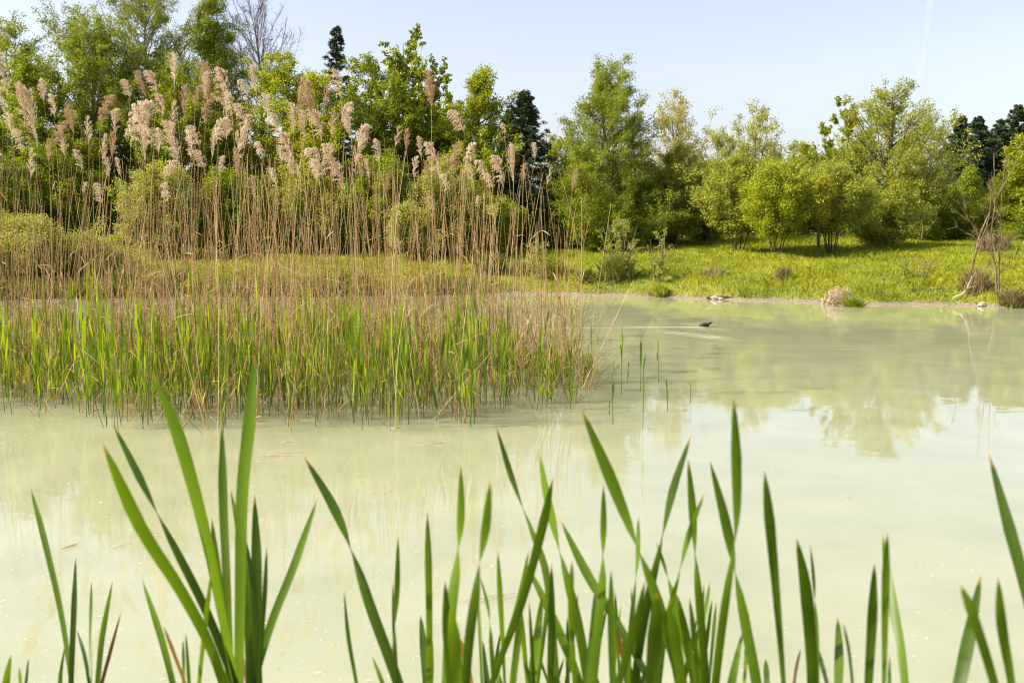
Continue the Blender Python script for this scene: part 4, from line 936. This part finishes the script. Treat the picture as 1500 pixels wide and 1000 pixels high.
cattail('cattail leaning right with the longest straight blade at centre', 945, 1.9, [
 L_((852, 600), (890, 690), (930, 790), (960, 870), (1000, 1005), w=21, thin=.5), L_((822, 763), (860, 840), (900, 905), (948, 990), w=17, a=.2), L_((884, 710), (884, 770), (882, 860), (868, 1000), w=17, thin=.35),
 L_((935, 755), (934, 820), (926, 900), (918, 1000), w=9, thin=.45), L_((895, 835), (896, 920), (898, 1000), w=14), L_((872, 860), (868, 930), (862, 1000), w=13), L_((915, 945), (912, 970), (908, 1020), w=8, brown=1)])
cattail('thick cattail in the middle with a wide out of focus blade', 958, 1.55, [
 L_((962, 868), (960, 920), (955, 1005), w=25, dt=-.2, a=0), L_((945, 850), (930, 920), (905, 1005), w=17, dt=-.1), L_((980, 880), (990, 940), (1000, 1010), w=18), L_((968, 905), (960, 950), (935, 1015), w=10)])
cattail('cattail with fine tips crossing right of the thick middle one', 1010, 2.0, [
 L_((1012, 638), (985, 720), (965, 810), (945, 900), (930, 1000), w=15, thin=.4), L_((1008, 672), (1014, 740), (1018, 810), (1026, 900), (1034, 1000), w=15, thin=.42), L_((1032, 722), (1010, 780), (992, 850), (975, 920), (965, 1000), w=11, thin=.4),
 L_((962, 795), (980, 850), (1000, 920), (1018, 1000), w=16, thin=.25), L_((992, 870), (1005, 930), (1016, 1000), w=14), L_((1010, 875), (1018, 940), (1024, 1000), w=10), L_((1040, 850), (1030, 920), (1012, 1005), w=12), L_((978, 920), (985, 960), (992, 1010), w=9)])
cattail('cattail with the highest upright tip right of centre', 1070, 1.8, [
 L_((1075, 583), (1079, 690), (1077, 780), (1060, 900), (1048, 1000), w=16, thin=.5), L_((1040, 675), (1062, 760), (1078, 840), (1095, 930), (1108, 1000), w=19, thin=.5), L_((1097, 895), (1094, 940), (1090, 1005), w=7), L_((1088, 925), (1080, 960), (1070, 1010), w=16)])
cattail('cattail with a pair of dark pointed blades at the right of centre', 1165, 1.8, [
 L_((1120, 690), (1130, 790), (1138, 880), (1148, 1005), w=16, a=.1), L_((1167, 788), (1180, 860), (1188, 950), (1190, 1005), w=20, a=.1), L_((1187, 797), (1192, 850), (1196, 920), (1197, 1000), w=8, thin=.4), L_((1122, 965), (1123, 990), (1124, 1020), w=10), L_((1173, 950), (1166, 980), (1162, 1015), w=5, brown=1), L_((1197, 945), (1206, 980), (1214, 1015), w=9)])
cattail('short blunt cattail between the dark pair and the twin blades', 1230, 1.7, [L_((1227, 903), (1229, 950), (1228, 1010), w=17, a=0), L_((1235, 912), (1243, 950), (1249, 1005), w=5)])
cattail('cattail with twin forked blades in the lower right', 1298, 1.7, [
 L_((1281, 825), (1278, 900), (1272, 1005), w=16, a=0), L_((1293, 780), (1303, 860), (1318, 940), (1326, 1005), w=17, a=0), L_((1300, 780), (1297, 870), (1295, 1005), w=13), L_((1304, 958), (1303, 980), (1303, 1020), w=11)])
cattail('blurred cattail with crossing orange tipped blades near the right edge', 1425, 1.45, [
 L_((1437, 842), (1422, 920), (1405, 1005), w=22, a=0), L_((1407, 857), (1425, 900), (1452, 985), (1458, 1020), w=15), L_((1462, 845), (1468, 920), (1482, 1005), w=16)])
cattail('cattail leaning in from the right edge with a long dark blade', 1560, 1.5, [L_((1449, 665), (1475, 760), (1502, 860), (1535, 1000), w=19, a=.1), L_((1530, 700), (1540, 800), (1550, 1000), w=16)])
# low filler blades between
for k, (bx, D, lb) in enumerate([(700, 2.5, 'low cattail blades behind the left of centre plants'), (790, 2.5, 'low cattail tuft behind the centre plants'), (865, 2.4, 'low cattail tuft under the long leaning blade'), (930, 2.5, 'low cattail tuft behind the thick middle plant'), (1035, 2.4, 'low cattail tuft behind the crossing fine tips')]):
    lf = []
    for q in range(6):
        x = bx + rngC.uniform(-38, 38); y = rngC.uniform(850, 965); dx = rngC.normal(0, 14)
        lf.append(L_((x, y), (x + dx * .5, (y + 1005) / 2), (x + dx, 1005), w=rngC.uniform(5, 11), brown=1 if q == 0 and k % 2 == 0 else 0))
    cattail(lb, bx, D, lf)

# ------------------------------------------------------------------ wispy trail of thin cloud, far off
def trail():
    YD = 5200; px = [(1349, 128), (1346, 118), (1346, 108), (1351, 96), (1356, 82), (1360, 50), (1364, 10), (1367, -30), (1370, -80)]
    wd = [1, 4, 6, 5, 2.6, 4, 6, 8, 6]
    q = smooth(np.array([P(a, b, YD) for a, b in px]), 40); q += np.cumsum(np.random.default_rng(3).normal(0, 2., q.shape), 0)
    r_ = np.interp(np.linspace(0, 8, 40), range(9), wd) * YD / F
    th = np.arange(10) * math.pi / 5; V = np.stack([q[:, None, 0] + r_[:, None] * np.cos(th), q[:, None, 1] + r_[:, None] * np.sin(th), np.repeat(q[:, 2:3], 10, 1)], -1).reshape(-1, 3)
    i = np.arange(400).reshape(40, 10); a, b = i[:-1], i[1:]; Q = np.stack([a, np.roll(a, -1, 1), np.roll(b, -1, 1), b], -1).reshape(-1, 4)
    m, nt, n, l = newmat('thin_cloud'); pv = n.new('ShaderNodeVolumePrincipled'); pv.inputs['Color'].default_value = (1, 1, 1, 1)
    g = n.new('ShaderNodeNewGeometry'); nz = n.new('ShaderNodeTexNoise'); nz.inputs['Scale'].default_value = .02; nz.inputs['Detail'].default_value = 4; l.new(g.outputs['Position'], nz.inputs['Vector'])
    sx = n.new('ShaderNodeSeparateXYZ'); l.new(g.outputs['Position'], sx.inputs[0])
    mr = n.new('ShaderNodeMapRange'); mr.inputs['From Min'].default_value = float(P(0, 105, YD)[2]); mr.inputs['From Max'].default_value = float(P(0, 70, YD)[2]); mr.inputs['To Min'].default_value = .03; mr.inputs['To Max'].default_value = .009; l.new(sx.outputs[2], mr.inputs[0])
    r2 = n.new('ShaderNodeMapRange'); r2.inputs['From Min'].default_value = .4; r2.inputs['From Max'].default_value = .65; l.new(nz.outputs['Fac'], r2.inputs[0])
    mu = n.new('ShaderNodeMath'); mu.operation = 'MULTIPLY'; l.new(mr.outputs[0], mu.inputs[0]); l.new(r2.outputs[0], mu.inputs[1]); l.new(mu.outputs[0], pv.inputs['Density'])
    o = n.new('ShaderNodeOutputMaterial'); l.new(pv.outputs[0], o.inputs[1])
    tag(ob('cloud', mesh_np('cloud', V, [Q, i[:1], i[-1:, ::-1]], m, True)), 'faint wisp of white cloud trail in the sky at upper right', 'cloud', kind='stuff')
trail()

# ------------------------------------------------------------------ light, sky, camera
SUN_EL = math.radians(40); SUN_AZ = math.radians(-98)   # azimuth from +Y, clockwise
sd = np.array([math.sin(SUN_AZ) * math.cos(SUN_EL), math.cos(SUN_AZ) * math.cos(SUN_EL), math.sin(SUN_EL)])
sun = bpy.data.lights.new('sun', 'SUN'); sun.energy = 5; sun.angle = math.radians(.5); sun.color = (1, .915, .735)
so = bpy.data.objects.new('sun', sun); COL.objects.link(so); so.rotation_euler = Vector(sd).to_track_quat('Z', 'Y').to_euler(); so.location = (-30, 0, 40)
w = bpy.data.worlds.new('World'); SC.world = w; w.use_nodes = True; nt = w.node_tree; n = nt.nodes; l = nt.links; n.clear()
sk = n.new('ShaderNodeTexSky'); sk.sky_type = 'NISHITA'; sk.sun_disc = False; sk.sun_elevation = SUN_EL; sk.sun_rotation = SUN_AZ
sk.air_density = 1.0; sk.dust_density = 2.6; sk.ozone_density = 1.0; sk.altitude = 200
hs = n.new('ShaderNodeHueSaturation'); hs.inputs['Saturation'].default_value = .74; l.new(sk.outputs[0], hs.inputs['Color'])
bg = n.new('ShaderNodeBackground'); bg.inputs[1].default_value = .135; wb = n.new('ShaderNodeMix'); wb.data_type = 'RGBA'; wb.blend_type = 'MULTIPLY'; wb.inputs[0].default_value = 1; wb.inputs[7].default_value = (1.05, .98, 1.0, 1); l.new(hs.outputs[0], wb.inputs[6]); l.new(wb.outputs[2], bg.inputs[0])
o = n.new('ShaderNodeOutputWorld'); l.new(bg.outputs[0], o.inputs[0])
cam = bpy.data.cameras.new('camera'); co = bpy.data.objects.new('camera', cam); COL.objects.link(co); SC.camera = co
co.location = (0, 0, CAMZ); co.rotation_euler = (math.pi / 2 - TILT, 0, 0)
cam.sensor_width = 36; cam.lens = 36 * F / 1500; cam.clip_start = .05; cam.clip_end = 10000
cam.dof.use_dof = True; cam.dof.focus_distance = 17; cam.dof.aperture_fstop = 5.6
SC.view_settings.view_transform = 'Standard'; SC.view_settings.look = 'None'; SC.view_settings.gamma = 1; SC.view_settings.exposure = .88
SC.cycles.filter_width = 1.15; SC.cycles.use_denoising = True; SC.cycles.max_bounces = 7; SC.cycles.diffuse_bounces = 4; SC.cycles.transmission_bounces = 4
SC.cycles.caustics_reflective = False; SC.cycles.caustics_refractive = False; SC.cycles.sample_clamp_indirect = 8
